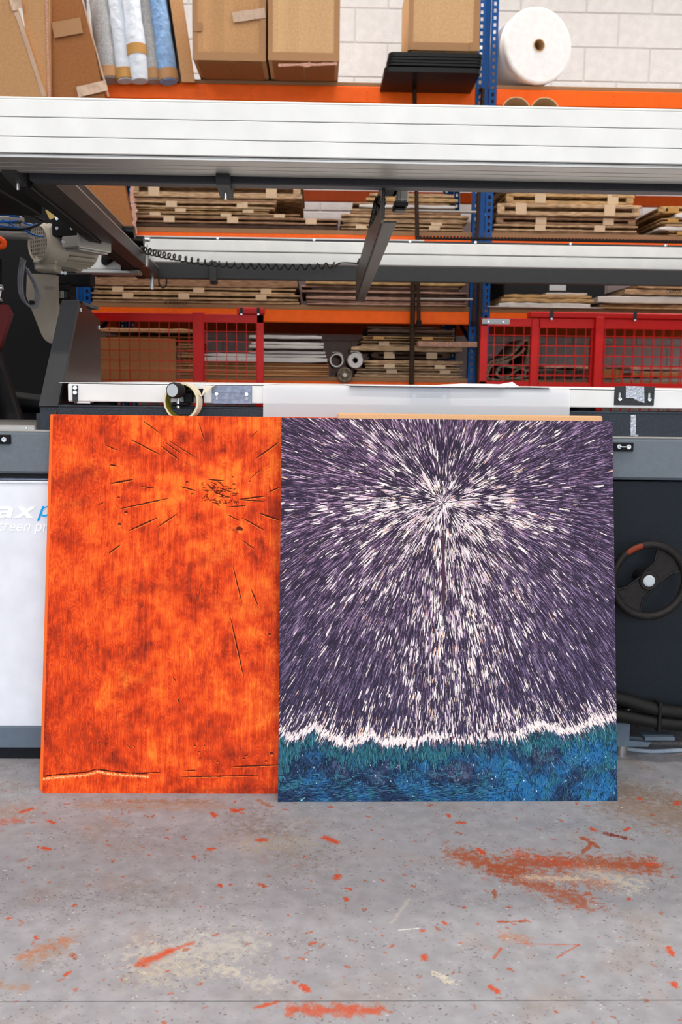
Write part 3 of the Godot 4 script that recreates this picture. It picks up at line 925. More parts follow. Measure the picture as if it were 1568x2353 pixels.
	for i in 60:
		var p: Vector2 = at.call(0.4996, 0.2040)
		p += Vector2(r.randf_range(-60, 60), r.randf_range(-40, 45))
		gouge(buf, hb, n, m, p, Vector2(1, r.randf_range(-0.6, 0.8)).normalized(), r.randf_range(8, 26), 2.6, Color(0.30, 0.08, 0.035), 0.8, 80, r.randf_range(-0.04, 0.04))
	for q in [[0.5682, 0.3098, 12], [0.2080, 0.2975, 7], [0.2267, 0.2647, 6], [0.2035, 0.2241, 4], [0.6625, 0.5858, 5], [0.5898, 0.9110, 4], [0.4734, 0.8774, 3], [0.4451, 0.8787, 4], [0.4583, 0.8944, 4], [0.5987, 0.9030, 4], [0.5276, 0.8886, 3], [0.6734, 0.8994, 7], [0.6569, 0.9187, 5], [0.5127, 0.9191, 4], [0.4612, 0.9114, 3], [0.5449, 0.1661, 4], [0.6169, 0.1525, 4], [0.5975, 0.1773, 4], [0.4075, 0.1814, 5], [0.4239, 0.2129, 4]]:
		var p: Vector2 = at.call(q[0], q[1])
		gouge(buf, hb, n, m, p - Vector2(q[2], 1.0 * q[2]), Vector2(1, 0.3).normalized(), q[2] * 2.0, q[2] * 1.3, Color(0.30, 0.08, 0.035), 0.85, 80)
		gouge(buf, hb, n, m, p - Vector2(q[2] * 0.6, 0), Vector2(1, 0.2).normalized(), q[2] * 1.4, q[2] * 0.9, Color(0.93, 0.48, 0.22), 0.8, 120)
	# bare wood where the groove near the foot has split open
	var split := [0.0018, 0.9599, 0.0272, 0.9565, 0.0717, 0.9530, 0.1290, 0.9483, 0.1569, 0.9404, 0.2082, 0.9470, 0.2569, 0.9502, 0.3081, 0.9523]
	for i in range(0, split.size() - 2, 2):
		var a: Vector2 = at.call(split[i], split[i + 1])
		var b: Vector2 = at.call(split[i + 2], split[i + 3])
		smear(buf, n, m, a + Vector2(0, 5), b + Vector2(0, 5), 7.0, Color(0.90, 0.48, 0.22), 0.9, 0.9, 4)
		smear(buf, n, m, a + Vector2(0, 4), b + Vector2(0, 6), 3.0, Color(0.97, 0.82, 0.62), 0.7, 1.8, 4)
		gouge(buf, hb, n, m, a - Vector2(0, 4), (b - a).normalized(), (b - a).length(), 4.0, Color(0.25, 0.06, 0.03), 0.9, 70)
	var him := Image.create_from_data(n, m, false, Image.FORMAT_L8, hb)
	him.bump_map_to_normal_map(3.0)
	var mt := StandardMaterial3D.new()
	mt.resource_name = "inked_plywood"
	mt.albedo_texture = ImageTexture.create_from_image(Image.create_from_data(n, m, false, Image.FORMAT_RGB8, buf))
	mt.roughness = 0.55
	mt.metallic_specular = 0.2
	mt.normal_enabled = true
	mt.normal_texture = ImageTexture.create_from_image(him)
	mt.normal_scale = 0.5
	return mt


func build_blocks():
	mat("ply_edge", Color(0.85, 0.66, 0.45), 0.8)
	mat("ink_edge", Color(0.20, 0.16, 0.21), 0.6)
	mat("orange_edge", Color(1.0, 0.40, 0.12), 0.5)
	# the rear orange block, only its border in view
	var xf := leaning(Vector3(-0.604, 0.0, 0.1505), 0.0)
	var t := thing("printing_block", "plain bright orange board, only its left border showing behind the stained plywood block", "board", xf.origin)
	var st := mb()
	bx(st, 0.0, 0.74, 0.0, 0.834, -0.012, 0.0, 0.0015, xf)
	obj("panel", st, M.orange_edge, t)
	# the orange block in front of it
	xf = leaning(Vector3(-0.594, 0.0, 0.163), 0.0)
	t = thing("printing_block", "orange red stained plywood printing block with a few carved cuts", "board", xf.origin)
	st = mb()
	bx(st, 0.0, 0.741, 0.0, 0.834, -0.0115, -0.0008, 0.0006, xf)
	obj("panel", st, M.ply_edge, t)
	st = face(xf, 0.741, 0.834, -0.0003)
	obj("carved_face", st, orange_material(), t, "orange red inked wood grain face with scattered gouges")
	# the bare board between the two
	xf = leaning(Vector3(0.0445, 0.0, 0.1835), 0.0121)
	t = thing("fibreboard_panel", "bare tan fibreboard edge showing just above the purple block", "board", xf.origin)
	st = mb()
	bx(st, 0.0, 0.60, 0.0, 0.846, -0.013, 0.0, 0.003, xf)
	obj("panel", st, M.mdf, t)
	# the purple block in front
	xf = leaning(Vector3(-0.079, 0.0, 0.206), 0.0121)
	t = thing("printing_block", "purple and blue carved printing block with a starburst above waves", "board", xf.origin)
	st = mb()
	bx(st, 0.0, 0.739, 0.0, 0.8345, -0.019, -0.0008, 0.0008, xf)
	obj("panel", st, M.ink_edge, t)
	st = face(xf, 0.739, 0.8345, -0.0003)
	obj("carved_face", st, purple_material(), t, "carved face with pale cuts bursting out above blue waves")


# ------------------------------------------------------------------ racking
func slotted(st, x0: float, x1: float, y0: float, y1: float, z: float, phase := 0.0):
	# a steel strip with a column of slots punched through it
	var xm := (x0 + x1) / 2.0
	bx(st, x0, xm - 0.0065, y0, y1, z - 0.004, z)
	bx(st, xm + 0.0065, x1, y0, y1, z - 0.004, z)
	var y := y0 + phase
	while y < y1:
		bx(st, xm - 0.0065, xm + 0.0065, y, minf(y + 0.0155, y1), z - 0.004, z)
		y += 0.0335


func upright(t: Node3D, x: float, z: float, facing: float):
	# two angle posts side by side: faces with slots, returns behind
	var st := mb()
	slotted(st, x - 0.052, x - 0.012, 0.0, 3.45, z)
	bx(st, x - 0.052, x - 0.048, 0.0, 3.45, z - 0.045 * facing, z - 0.004)
	slotted(st, x + 0.016, x + 0.052, 0.0, 3.45, z, 0.008)
	bx(st, x + 0.048, x + 0.052, 0.0, 3.45, z - 0.045 * facing, z - 0.004)
	bx(st, x - 0.012, x + 0.016, 0.0, 3.45, z - 0.02, z - 0.014)
	obj("upright", st, M.rack_blue, t)
	st = mb()
	bx(st, x - 0.06, x + 0.06, 0.0, 0.006, z - 0.06, z + 0.01)
	obj("foot_plate", st, M.rack_blue, t)


func beam(t: Node3D, x0: float, x1: float, y0: float, y1: float, z: float, dimples: Array):
	var st := mb()
	bx(st, x0, x1, y0, y1, z - 0.04, z, 0.004)
	bx(st, x0, x1, y1 - 0.006, y1, z - 0.055, z - 0.03)
	var b := obj("beam", st, M.rack_orange, t)
	for x in dimples:
		for k in [0.3, 0.72]:
			st = mb()
			lathe(st, [Vector2(0.0045, 0.0), Vector2(0.003, 0.003), Vector2(0.0, 0.003)], Transform3D(Basis(), Vector3(x, lerpf(y0, y1, k), z - 0.0004)), 10)
			obj("rivet", st, M.rack_orange, b)
	return b


func build_racking():
	var t := thing("storage_rack", "blue and orange steel storage racking along the white block wall", "rack", Vector3(0.0, 0.0, -3.0))
	for x in [-3.25, -1.2283, 0.8337, 2.93]:
		upright(t, x, -3.0, 1.0)
		upright(t, x, -4.26, 1.0)
		var st := mb()
		for y in [0.25, 1.05, 1.95, 2.9]:
			tube(st, [Vector3(x, y, -3.05), Vector3(x, y + 0.35, -4.25)], 0.012, 6)
		obj("brace", st, M.rack_blue, t)
	var xs := [-3.25, -1.2283, 0.8337, 2.93]
	for lv in [[2.2925, 2.372, 2.392], [1.565, 1.643, 1.667], [1.197, 1.262, 1.288], [0.835, 0.897, 0.919], [0.20, 0.27, 0.29]]:
		for i in 3:
			var x0: float = xs[i] + 0.053
			var x1: float = xs[i + 1] - 0.053
			var dim := []
			if lv[0] > 1.0:
				dim = [lerpf(x0, x1, 0.30), lerpf(x0, x1, 0.42), lerpf(x0, x1, 0.57), lerpf(x0, x1, 0.72)]
			beam(t, x0, x1, lv[0], lv[1], -3.0, dim)
			beam(t, x0, x1, lv[0], lv[1], -4.22, [])
			var st := mb()
			bx(st, x0 - 0.04, x1 + 0.04, lv[1], lv[2], -4.24, -3.004, 0.002)
			obj("shelf_board", st, M.chipboard, t)
	for i in 3:
		beam(t, xs[i] + 0.053, xs[i + 1] - 0.053, 2.02, 2.087, -4.22, [])


# ------------------------------------------------------------------ what lies on the racking
var piles := {}
const ORD := ["topmost", "second", "third", "fourth", "fifth", "sixth", "seventh", "eighth", "ninth", "tenth", "eleventh", "twelfth", "thirteenth", "fourteenth"]
const LOOK := {"packet_tan": "tan cardboard packet", "packet_brown": "brown cardboard packet", "packet_dark": "dark brown packet", "packet_rose": "grey brown wrapped packet", "packet_sand": "sandy coloured packet", "packet_white": "white packet", "kraft": "kraft cardboard sheet", "kraft_deep": "deep brown cardboard sheet", "kraft_pale": "pale cardboard sheet"}


func pile(where: String, rows: Array, depth := 0.62):
	# rows from the top down: [x0, x1, bottom, top, front z, material, style]
	# styles: 0 flat packet, 1 folded sleeve with a dark gap and tape tabs, 2 the same with gold tape
	var i := 0
	piles[where] = []
	for j in rows.size():
		var q: Array = rows[j]
		if j + 1 < rows.size():
			q[2] = maxf(q[2], rows[j + 1][3] + 0.0004)
		for level in [1.667, 1.288, 0.919]:
			if q[2] < level and q[2] > level - 0.04:
				q[2] = level + 0.0005
		q[3] = maxf(q[3], q[2] + 0.006)
		var look: String = LOOK[q[5]]
		var t := thing("cardboard_packet" if not q[5].begins_with("kraft") else "cardboard_sheet", "%s, %s, %s" % [look, ORD[i] + (" from top" if i > 0 else ""), where], "packet", Vector3((q[0] + q[1]) / 2.0, q[2], q[4] - depth / 2.0), "packets of the " + where)
		i += 1
		piles[where].append(t)
		var z1: float = q[4] + rng.randf_range(-0.012, 0.012)
		var z0: float = z1 - depth
		if q[6] == 0:
			var st := mb()
			slab(st, q[0], q[1], q[2], q[3], z0, z1, minf(0.003, (q[3] - q[2]) * 0.14))
			obj("packet_body", st, M[q[5]], t)
			continue
		var h: float = q[3] - q[2]
		var st := mb()
		slab(st, q[0], q[1], q[2] + h * 0.66, q[3], z0, z1, 0.002, 11)
		obj("lid", st, M[q[5]], t)
		st = mb()
		slab(st, q[0] + 0.004, q[1] - 0.006, q[2], q[2] + h * 0.36, z0, z1 - 0.003, 0.002, 11)
		obj("base_tray", st, M[q[5]], t)
		st = mb()
		bx(st, q[0] + 0.012, q[1] - 0.014, q[2] + h * 0.3, q[2] + h * 0.72, z0 + 0.01, z1 - 0.09)
		obj("filling", st, M[q[5]], t)
		for e in [0.02, 0.96]:
			if h < 0.035:
				break
			var xe: float = lerpf(q[0], q[1], e)
			st = mb()
			bx(st, xe - 0.016, xe + 0.022, q[2] + h * 0.2, q[3] - h * 0.2, z1 - 0.02, z1 - 0.001, 0.002)
			obj("end_flap", st, M[q[5]], t)
		var tabs: int = clampi(int((q[1] - q[0]) / 0.27), 2, 5)
		for k in tabs:
			var xm: float = lerpf(q[0], q[1], (k + 0.5 + rng.randf_range(-0.18, 0.18)) / tabs)
			st = mb()
			bx(st, xm - 0.028, xm + 0.028, q[2] + h * 0.04, q[3] - h * 0.02, z1 - 0.004, z1 + 0.0035, 0.001)
			obj("tape_tab", st, M.tab_gold if q[6] == 2 else M.tab_tan, t)


func carton(called: String, label: String, b: Array, material, open_under = null) -> Node3D:
	# a closed carton: panels, seams of tape along its front edges, flaps below
	if b[2] < 2.40:
		b[2] = 2.397
	var t := thing(called, label, "box", Vector3((b[0] + b[1]) / 2.0, b[2], (b[4] + b[5]) / 2.0))
	var st := mb()
	slab(st, b[0], b[1], b[2], b[3], b[4], b[5], 0.003, 7)
	obj("carton_body", st, material, t)
	st = mb()
	var z: float = b[5] + 0.0085
	bx(st, b[0] - 0.001, b[1] + 0.001, b[2] - 0.0015, b[2] + 0.035, z - 0.003, z)
	bx(st, b[1] - 0.026, b[1] + 0.001, b[2] + 0.0352, b[3], z - 0.003, z)
	bx(st, b[0] - 0.001, b[0] + 0.02, b[2] + 0.0352, b[3], z - 0.003, z)
	obj("tape_seam", st, M.brown_tape, t)
	st = mb()
	bx(st, b[0] + 0.02, (b[0] + b[1]) / 2.0 - 0.003, b[2] - 0.004, b[2], b[4] + 0.02, b[5] - 0.01)
	bx(st, (b[0] + b[1]) / 2.0 + 0.003, b[1] - 0.02, b[2] - 0.004, b[2], b[4] + 0.02, b[5] - 0.01)
	obj("bottom_flap", st, open_under if open_under != null else material, t)
	return t


func leaning_sheet(called: String, label: String, cat: String, corners: Array, thick: float, material) -> Node3D:
	# a large flat carton given by the four corners of its front (world points), its depth running back
	var t := thing(called, label, cat, (corners[2] + corners[3]) / 2.0)
	var st := mb()
	var back := Vector3(0, 0, -thick)
	var o: Vector3 = (corners[0] + corners[2]) / 2.0 + back / 2.0
	quad(st, corners[0], corners[1], corners[2], corners[3], o)
	quad(st, corners[0] + back, corners[1] + back, corners[2] + back, corners[3] + back, o)
	for i in 4:
		var j := (i + 1) % 4
		quad(st, corners[i], corners[j], corners[j] + back, corners[i] + back, o)
	obj("carton_body", st, material, t)
	return t


func strip(t: Node3D, called: String, a: Vector3, b: Vector3, w: float, material, lift := 0.003, ragged := 0.0, n := 1):
	# a band of tape or torn paper laid from a to b on a front that faces the room
	var st := mb()
	var d := (b - a).normalized()
	var s := d.cross(Vector3(0, 0, 1)).normalized() * w / 2.0
	var up := Vector3(0, 0, lift)
	var p0 := []
	for i in n + 1:
		var c := a.lerp(b, float(i) / n)
		var j1 := 1.0 + rng.randf_range(-ragged, ragged)
		var j2 := 1.0 + rng.randf_range(-ragged, ragged)
		var p := [c - s * j1, c + s * j2, c + s * j2 + up, c - s * j1 + up]
		if i > 0:
			var o := c - d * 0.001 + up / 2.0
			for k in 4:
				quad(st, p0[k], p0[(k + 1) % 4], p[(k + 1) % 4], p[k], o)
		p0 = p
	return obj(called, st, material, t)


func writing(t: Node3D, what: String, at: Vector3, size: float, material, width := 0.0):
	# lettering by hand or print: flat characters a hair in front of their surface
	var m := TextMesh.new()
	m.text = what
	m.font_size = 32
	m.pixel_size = size / 32.0
	m.depth = 0.0006
	m.curve_step = 1.0
	var f := SystemFont.new()
	f.font_names = PackedStringArray(["Droid Sans"])
	m.font = f
	m.horizontal_alignment = HORIZONTAL_ALIGNMENT_LEFT
	m.vertical_alignment = VERTICAL_ALIGNMENT_BOTTOM
	var o := MeshInstance3D.new()
	o.mesh = m
	m.material = material
	o.name = "writing"
	t.add_child(o, true)
	if width > 0.0:
		var w: float = m.get_aabb().size.x
		o.scale = Vector3(width / maxf(w, 0.001), 1, 1)
	o.position = at - t.position


func build_rack_goods():
	var Z := -3.0
	# ---- second level, left stack ----
	pile("second shelf stack left of hanging frame", [
		[-0.9643, -0.0876, 1.8173, 1.8965, -3.0, "packet_tan", 1], [-0.9519, -0.2225, 1.7948, 1.8141, -3.02, "packet_brown", 0], [-0.9478, -0.2268, 1.7625, 1.7969, -2.99, "packet_tan", 1], [-0.9394, -0.2578, 1.7408, 1.7624, -3.0, "packet_sand", 1],
		[-0.9530, -0.1022, 1.7204, 1.7420, -3.01, "packet_tan", 1], [-0.9578, 0.0940, 1.6895, 1.7219, -3.0, "packet_brown", 1], [-0.9672, 0.0944, 1.6505, 1.6894, -3.01, "packet_dark", 0]])
	# ---- second level, middle stack ----
	pile("second shelf stack left of blue upright", [
		[0.2525, 0.6871, 1.8379, 1.8572, -3.03, "packet_tan", 0], [0.2351, 0.7034, 1.8141, 1.8357, -3.0, "packet_sand", 0], [0.1686, 0.6637, 1.7960, 1.8111, -3.02, "packet_brown", 0], [0.2000, 0.6910, 1.7792, 1.7965, -3.0, "packet_white", 0], [0.1602, 0.7272, 1.7640, 1.7791, -3.02, "packet_tan", 0],
		[0.1559, 0.7232, 1.7488, 1.7639, -3.01, "packet_brown", 0], [0.1093, 0.7639, 1.7336, 1.7488, -3.0, "packet_tan", 0], [0.1073, 0.7622, 1.7119, 1.7336, -3.02, "packet_tan", 0], [0.1165, 0.7471, 1.6945, 1.7118, -3.0, "packet_tan", 1], [0.1033, 0.7387, 1.6704, 1.6943, -3.0, "packet_tan", 1], [0.1081, 0.7348, 1.6530, 1.6704, -3.02, "packet_brown", 1]])
	# ---- second level, right stacks; the upper packets pass behind the white beam ----
	pile("second shelf stack right of blue upright", [
		[0.9147, 1.5841, 2.0571, 2.0913, -3.05, "packet_brown", 0], [0.9077, 1.6138, 1.9801, 2.0551, -3.03, "packet_tan", 1], [0.9191, 1.6312, 1.9072, 1.9782, -3.04, "packet_brown", 0],
		[0.9345, 1.6298, 1.8620, 1.9029, -3.0, "packet_tan", 0], [0.9540, 1.6142, 1.8079, 1.8641, -2.99, "packet_sand", 1], [0.9065, 1.6486, 1.7513, 1.8121, -2.98, "packet_tan", 1], [0.9083, 1.6378, 1.7078, 1.7491, -3.0, "packet_brown", 1], [0.8915, 1.6397, 1.6727, 1.7098, -3.0, "packet_tan", 1], [0.8833, 1.6455, 1.6574, 1.6749, -3.02, "packet_brown", 0]])
	pile("second shelf stack at right edge", [
		[1.7568, 2.0280, 1.7742, 1.8133, -3.0, "packet_sand", 2], [1.8308, 2.0753, 1.7490, 1.7773, -2.98, "packet_white", 0], [1.7553, 2.0541, 1.7264, 1.7504, -3.0, "packet_sand", 2], [1.7836, 2.0554, 1.7092, 1.7267, -3.0, "packet_tan", 0], [1.7484, 2.0566, 1.6893, 1.7089, -3.0, "packet_white", 0], [1.7996, 2.0582, 1.6590, 1.6875, -2.99, "packet_sand", 2]])
	# ---- third level ----
	pile("third shelf stack above left guard", [
		[-1.1662, -0.1180, 1.4165, 1.4515, -3.01, "packet_dark", 0], [-1.1671, -0.1133, 1.3683, 1.4144, -3.0, "packet_brown", 0], [-1.1635, -0.1220, 1.3353, 1.3661, -3.0, "packet_tan", 1], [-1.1686, -0.1038, 1.3024, 1.3354, -2.99, "packet_tan", 1], [-1.1646, -0.1036, 1.2870, 1.3025, -3.0, "packet_tan", 0], [-1.1649, -0.1080, 1.2694, 1.2870, -3.0, "packet_tan", 0]])
	pile("third shelf stack under squeegee arm", [
		[-0.0731, 0.7460, 1.4155, 1.4397, -3.03, "packet_dark", 0], [-0.0706, 0.7557, 1.3913, 1.4134, -3.0, "packet_sand", 0], [-0.0929, 0.7246, 1.3755, 1.3910, -3.02, "packet_rose", 0], [-0.0367, 0.7251, 1.3605, 1.3759, -3.0, "packet_dark", 0], [-0.0927, 0.7684, 1.3494, 1.3626, -2.99, "packet_rose", 0], [-0.0657, 0.7711, 1.3341, 1.3496, -3.01, "packet_dark", 0],
		[-0.0678, 0.7625, 1.3141, 1.3340, -3.0, "packet_rose", 0], [-0.0654, 0.7676, 1.2987, 1.3142, -3.02, "packet_rose", 0], [-0.0630, 0.7613, 1.2765, 1.2987, -3.0, "packet_rose", 0]])
	pile("third shelf stack under labelled case", [
		[1.1836, 1.4018, 1.3453, 1.3719, -3.02, "packet_white", 0], [0.9616, 1.4160, 1.3349, 1.3571, -3.0, "packet_sand", 0], [0.9441, 1.4283, 1.3149, 1.3371, -3.0, "packet_sand", 0], [0.9313, 1.4089, 1.2880, 1.3147, -2.99, "packet_white", 0], [0.8730, 1.4873, 1.2748, 1.2881, -2.98, "packet_white", 0]], 0.5)
	pile("third shelf stack at right edge", [
		[1.6548, 2.0518, 1.3933, 1.4221, -3.0, "packet_tan", 0], [1.5903, 2.0537, 1.3617, 1.3928, -3.0, "packet_tan", 0], [1.4532, 2.0561, 1.3185, 1.3563, -3.0, "packet_white", 0], [1.4683, 2.0580, 1.2941, 1.3186, -3.02, "packet_brown", 0], [1.4738, 2.0593, 1.2763, 1.2963, -2.99, "packet_sand", 0]])
	# ---- bottom shelf in view ----
	pile("white stack behind left red guard", [
		[-0.3619, 0.0151, 1.1116, 1.1316, -3.0, "packet_white", 0], [-0.3551, 0.0040, 1.0937, 1.1093, -3.05, "packet_dark", 0], [-0.3506, 0.0245, 1.0783, 1.0961, -3.0, "packet_white", 0], [-0.3618, 0.0247, 1.0603, 1.0804, -2.99, "packet_white", 0], [-0.3506, 0.0226, 1.0492, 1.0604, -3.03, "packet_dark", 0], [-0.3641, 0.0340, 1.0358, 1.0514, -3.0, "packet_white", 0], [-0.5988, 0.0387, 1.0164, 1.0343, -3.0, "packet_white", 0], [-0.6034, 0.0435, 0.9895, 1.0164, -2.99, "packet_white", 0]])
	var rows := []
	var ys := [833, 839, 844, 849, 854, 859, 864, 869]
	var bounds := []
	bounds = [[-0.7412, 0.0551, 0.9741, 0.9887], [-0.7525, 0.0507, 0.9628, 0.9751], [-0.7436, 0.0553, 0.9517, 0.9640], [-0.7482, 0.0532, 0.9404, 0.9527], [-0.7438, 0.0556, 0.9292, 0.9416], [-0.7530, 0.0534, 0.9179, 0.9302], [-0.7463, 0.0535, 0.9067, 0.9190], [-0.7487, 0.0560, 0.8920, 0.9078]]
	for i in ys.size():
		rows.append(bounds[i] + [-3.0 + (0.006 if i % 2 else 0.0), "kraft" if i % 2 else "kraft_deep", 0])
	pile("corrugated stack on lowest shelf", rows)
	pile("corrugated stack behind red post", [
		[-1.1189, -0.6500, 1.1088, 1.1221, -3.08, "kraft_deep", 0], [-0.8860, -0.6501, 1.0881, 1.1059, -3.08, "kraft_deep", 0], [-0.7402, -0.6345, 1.0736, 1.0870, -3.05, "kraft", 0], [-0.7471, -0.6391, 1.0579, 1.0713, -3.06, "kraft", 0], [-0.7405, -0.6347, 1.0424, 1.0558, -3.05, "kraft_deep", 0], [-0.7474, -0.6393, 1.0267, 1.0401, -3.06, "kraft_pale", 0], [-0.7408, -0.6349, 1.0089, 1.0245, -3.05, "kraft", 0], [-0.7477, -0.6395, 0.9864, 1.0066, -3.06, "kraft_deep", 0]], 0.5)
	pile("lowest shelf stack left of blue upright", [
		[0.2543, 0.6214, 1.1688, 1.1867, -3.02, "packet_dark", 0], [0.2546, 0.7060, 1.1493, 1.1694, -3.0, "packet_dark", 0], [0.2549, 0.7133, 1.1315, 1.1494, -3.02, "packet_dark", 0], [0.2280, 0.7093, 1.1134, 1.1313, -3.0, "packet_sand", 2], [0.2193, 0.7237, 1.0821, 1.1090, -3.02, "packet_tan", 1], [0.1698, 0.7472, 1.0551, 1.0820, -3.0, "packet_tan", 0], [0.2838, 0.6797, 1.0172, 1.0531, -3.02, "packet_dark", 1],
		[0.2344, 0.7537, 0.9904, 1.0106, -3.0, "packet_tan", 0], [0.2393, 0.7452, 0.9656, 0.9904, -2.99, "packet_tan", 1], [0.1942, 0.7596, 0.9384, 0.9654, -3.0, "packet_tan", 1], [0.1900, 0.7558, 0.9180, 0.9383, -3.01, "packet_tan", 0], [0.2677, 0.7610, 0.8937, 0.9185, -3.04, "packet_brown", 0]])
	# handwriting on packet edges where it can be made out
	writing(piles["third shelf stack above left guard"][5], "KARMO", Vector3(-0.7943, 1.2694, -2.9700), 0.024, M.ink_black, 0.11)
	writing(piles["third shelf stack at right edge"][1], "CANVA", Vector3(1.7927, 1.3632, -2.9700), 0.024, M.ink_black, 0.08)
	writing(piles["second shelf stack right of blue upright"][5], "33/80", Vector3(1.5621, 1.7630, -2.9500), 0.026, M.ink_black, 0.055)
	carton_side()
	# a sheet of brown card stood on edge behind the left guard
	var t := thing("cardboard_sheet", "upright brown cardboard sheet behind the left red wire guard", "cardboard", Vector3(-0.9287, 0.8715, -2.9700))
	var st := mb()
	slab(st, -1.1372, -0.7390, 0.8668, 1.1068, -2.985, -2.97, 0.002, 6)
	obj("sheet", st, M.kraft_deep, t)
	t = thing("cardboard_sheet", "long pale cardboard edge lying on top behind the left red wire guard", "cardboard", Vector3(-0.8821, 1.1367, -2.9800))
	st = mb()
	slab(st, -1.1363, -0.6495, 1.1344, 1.1565, -3.5, -2.98, 0.003, 8)
	obj("sheet", st, M.kraft_pale, t)
	# three rolls of paper, ends towards the room
	for q in [["empty curl of thick cream paper beside the white packets", Vector3(0.0925, 1.0045, -2.9500), 0.035, 0.029, "packet_white"], ["tightly wound white paper roll, right of the three rolls", Vector3(0.1892, 1.0057, -2.9500), 0.039, 0.015, "packet_white"], ["plastic capped roll lying below the two paper rolls", Vector3(0.1362, 0.9293, -2.9500), 0.039, 0.0, "felt_grey"]]:
		t = thing("paper_roll", q[0], "roll", q[1] + Vector3(0, 0, -0.3), "paper rolls between the stacks")
		st = mb()
		var xf := Transform3D(Basis(), q[1])
		if q[3] > 0.0:
			lathe(st, [Vector2(q[3], -0.6), Vector2(q[3], 0.0), Vector2(q[2], 0.0), Vector2(q[2], -0.6)], xf, 28)
			obj("roll_wall", st, M[q[4]], t)
			st = mb()
			var a0: float = 0.6
			var pts := []
			for i in 10:
				var a := a0 + i * 0.16
				pts.append(q[1] + Vector3(cos(a), sin(a), 0) * (q[2] + 0.002 + i * 0.0008) + Vector3(0, 0, -0.02))
			for i in 9:
				bx(st, minf(pts[i].x, pts[i + 1].x) - 0.001, maxf(pts[i].x, pts[i + 1].x) + 0.001, minf(pts[i].y, pts[i + 1].y) - 0.001, maxf(pts[i].y, pts[i + 1].y) + 0.001, q[1].z - 0.5, q[1].z)
			obj("loose_edge", st, M[q[4]], t)
		else:
			lathe(st, [Vector2(0.0, -0.012), Vector2(0.026, -0.008), Vector2(0.034, 0.0), Vector2(q[2], -0.004), Vector2(q[2], -0.6)].map(func(p): return p), xf, 28)
			obj("roll_body", st, M[q[4]], t)
			st = mb()
			lathe(st, [Vector2(0.0, 0.0), Vector2(0.010, -0.003), Vector2(0.012, -0.012)], xf, 14)
			obj("cap_centre", st, M.packet_white, t)
	# plank and hanging frame
	t = thing("wood_plank", "narrow pink brown plank laid across the front of the packets", "plank", Vector3(0.6663, 1.0805, -2.9400))
	st = mb()
	bx(st, 0.5086, 0.8168, 1.0804, 1.1070, -2.985, -2.94, 0.002)
	obj("plank", st, M.pink_wood, t)
	t = thing("hanging_frame", "rusty tubular steel frame hooked over the top orange beam", "frame", Vector3(0.6505, 1.2056, -2.9300))
	for q in [[Vector3(0.4642, 2.3435, -2.9300), Vector3(0.5119, 1.1993, -2.9300)], [Vector3(0.8054, 2.3498, -2.9300), Vector3(0.7919, 1.1987, -2.9300)]]:
		st = mb()
		tube(st, [q[0], q[1]], 0.0105, 8)
		obj("side_tube", st, M.rust_pole, t)
		st = mb()
		tube(st, [q[0] + Vector3(0, -0.01, 0), q[0] + Vector3(0, 0.012, -0.03), q[0] + Vector3(0, 0.012, -0.10)], 0.008, 8)
		obj("hook", st, M.rust_pole, t)
		st = mb()
		tube(st, [q[1] + Vector3(0, 0.012, 0), q[1] + Vector3(0, -0.015, 0)], 0.0145, 8)
		obj("rubber_foot", st, M.rubber, t)
	for q in [[Vector3(0.4970, 1.7577, -2.9300), Vector3(0.7973, 1.7561, -2.9300)], [Vector3(0.4980, 1.3196, -2.9300), Vector3(0.7949, 1.3216, -2.9300)]]:
		st = mb()
		tube(st, [q[0], q[1]], 0.006, 8)
		obj("cross_rod", st, M.grey_alu, t)
	t = thing("steel_pole", "paint spattered rusty pole standing in front of the racking", "pole", Vector3(0.4804, 0.0, -2.88))
	st = mb()
	tube(st, [Vector3(0.4804, 0.0, -2.88), Vector3(0.4796, 1.4503, -2.9550)], 0.0135, 10)
	obj("tube", st, M.rust_pole, t)
	t = thing("steel_pole", "short paint spattered pole between the two faces of the blue upright", "pole", Vector3(0.8319, 0.0, -2.95))
	st = mb()
	tube(st, [Vector3(0.8319, 0.0, -2.93), Vector3(0.8252, 1.5187, -2.9750)], 0.0125, 10)
	obj("tube", st, M.rust_pole, t)
	# grey case with its label
	t = thing("storage_case", "dark grey case with a white label, set back on the third shelf", "box", Vector3(1.2801, 1.3867, -3.2000))
	st = mb()
	bx(st, 0.9910, 1.5420, 1.3589, 1.5171, -3.75, -3.2, 0.006)
	obj("case_body", st, M.case_grey, t)
	st = mb()
	bx(st, 0.9733, 1.5508, 1.4589, 1.5228, -3.76, -3.185, 0.006)
	obj("case_lid", st, M.case_grey, t)
	st = mb()
	bx(st, 1.2391, 1.3286, 1.3959, 1.4258, -3.2, -3.198, 0.0006)
	obj("paper_label", st, M.label_white, t)
	# folded felt and crumpled sheets behind the right guard
	felt_heap()
	# ---- top shelf ----
	tall_cartons()
	film_rolls()
	var c := carton("cardboard_box", "large brown carton with a strip of white tape, overhanging the top shelf", [-0.6092, -0.2652, 2.3770, 2.7852, -3.45, -2.72], M.kraft, M.kraft_deep)
	strip(c, "white_tape", Vector3(-0.4201, 2.5889, -2.7100), Vector3(-0.2668, 2.6114, -2.7100), 0.0434, M.clear_tape, 0.004, 0.12, 5)
	strip(c, "tape_patch", Vector3(-0.6061, 2.5425, -2.7100), Vector3(-0.5653, 2.5433, -2.7100), 0.0390, M.brown_tape, 0.004)
	c = carton("cardboard_box", "large brown carton overhanging the top shelf beside bare wall", [-0.2519, 0.0837, 2.3837, 2.7849, -3.45, -2.70], M.kraft_pale, M.kraft_deep)
	strip(c, "torn_edge", Vector3(-0.2036, 2.3705, -2.6900), Vector3(0.0736, 2.3837, -2.6900), 0.0108, M.torn_pink, 0.004, 0.5, 9)
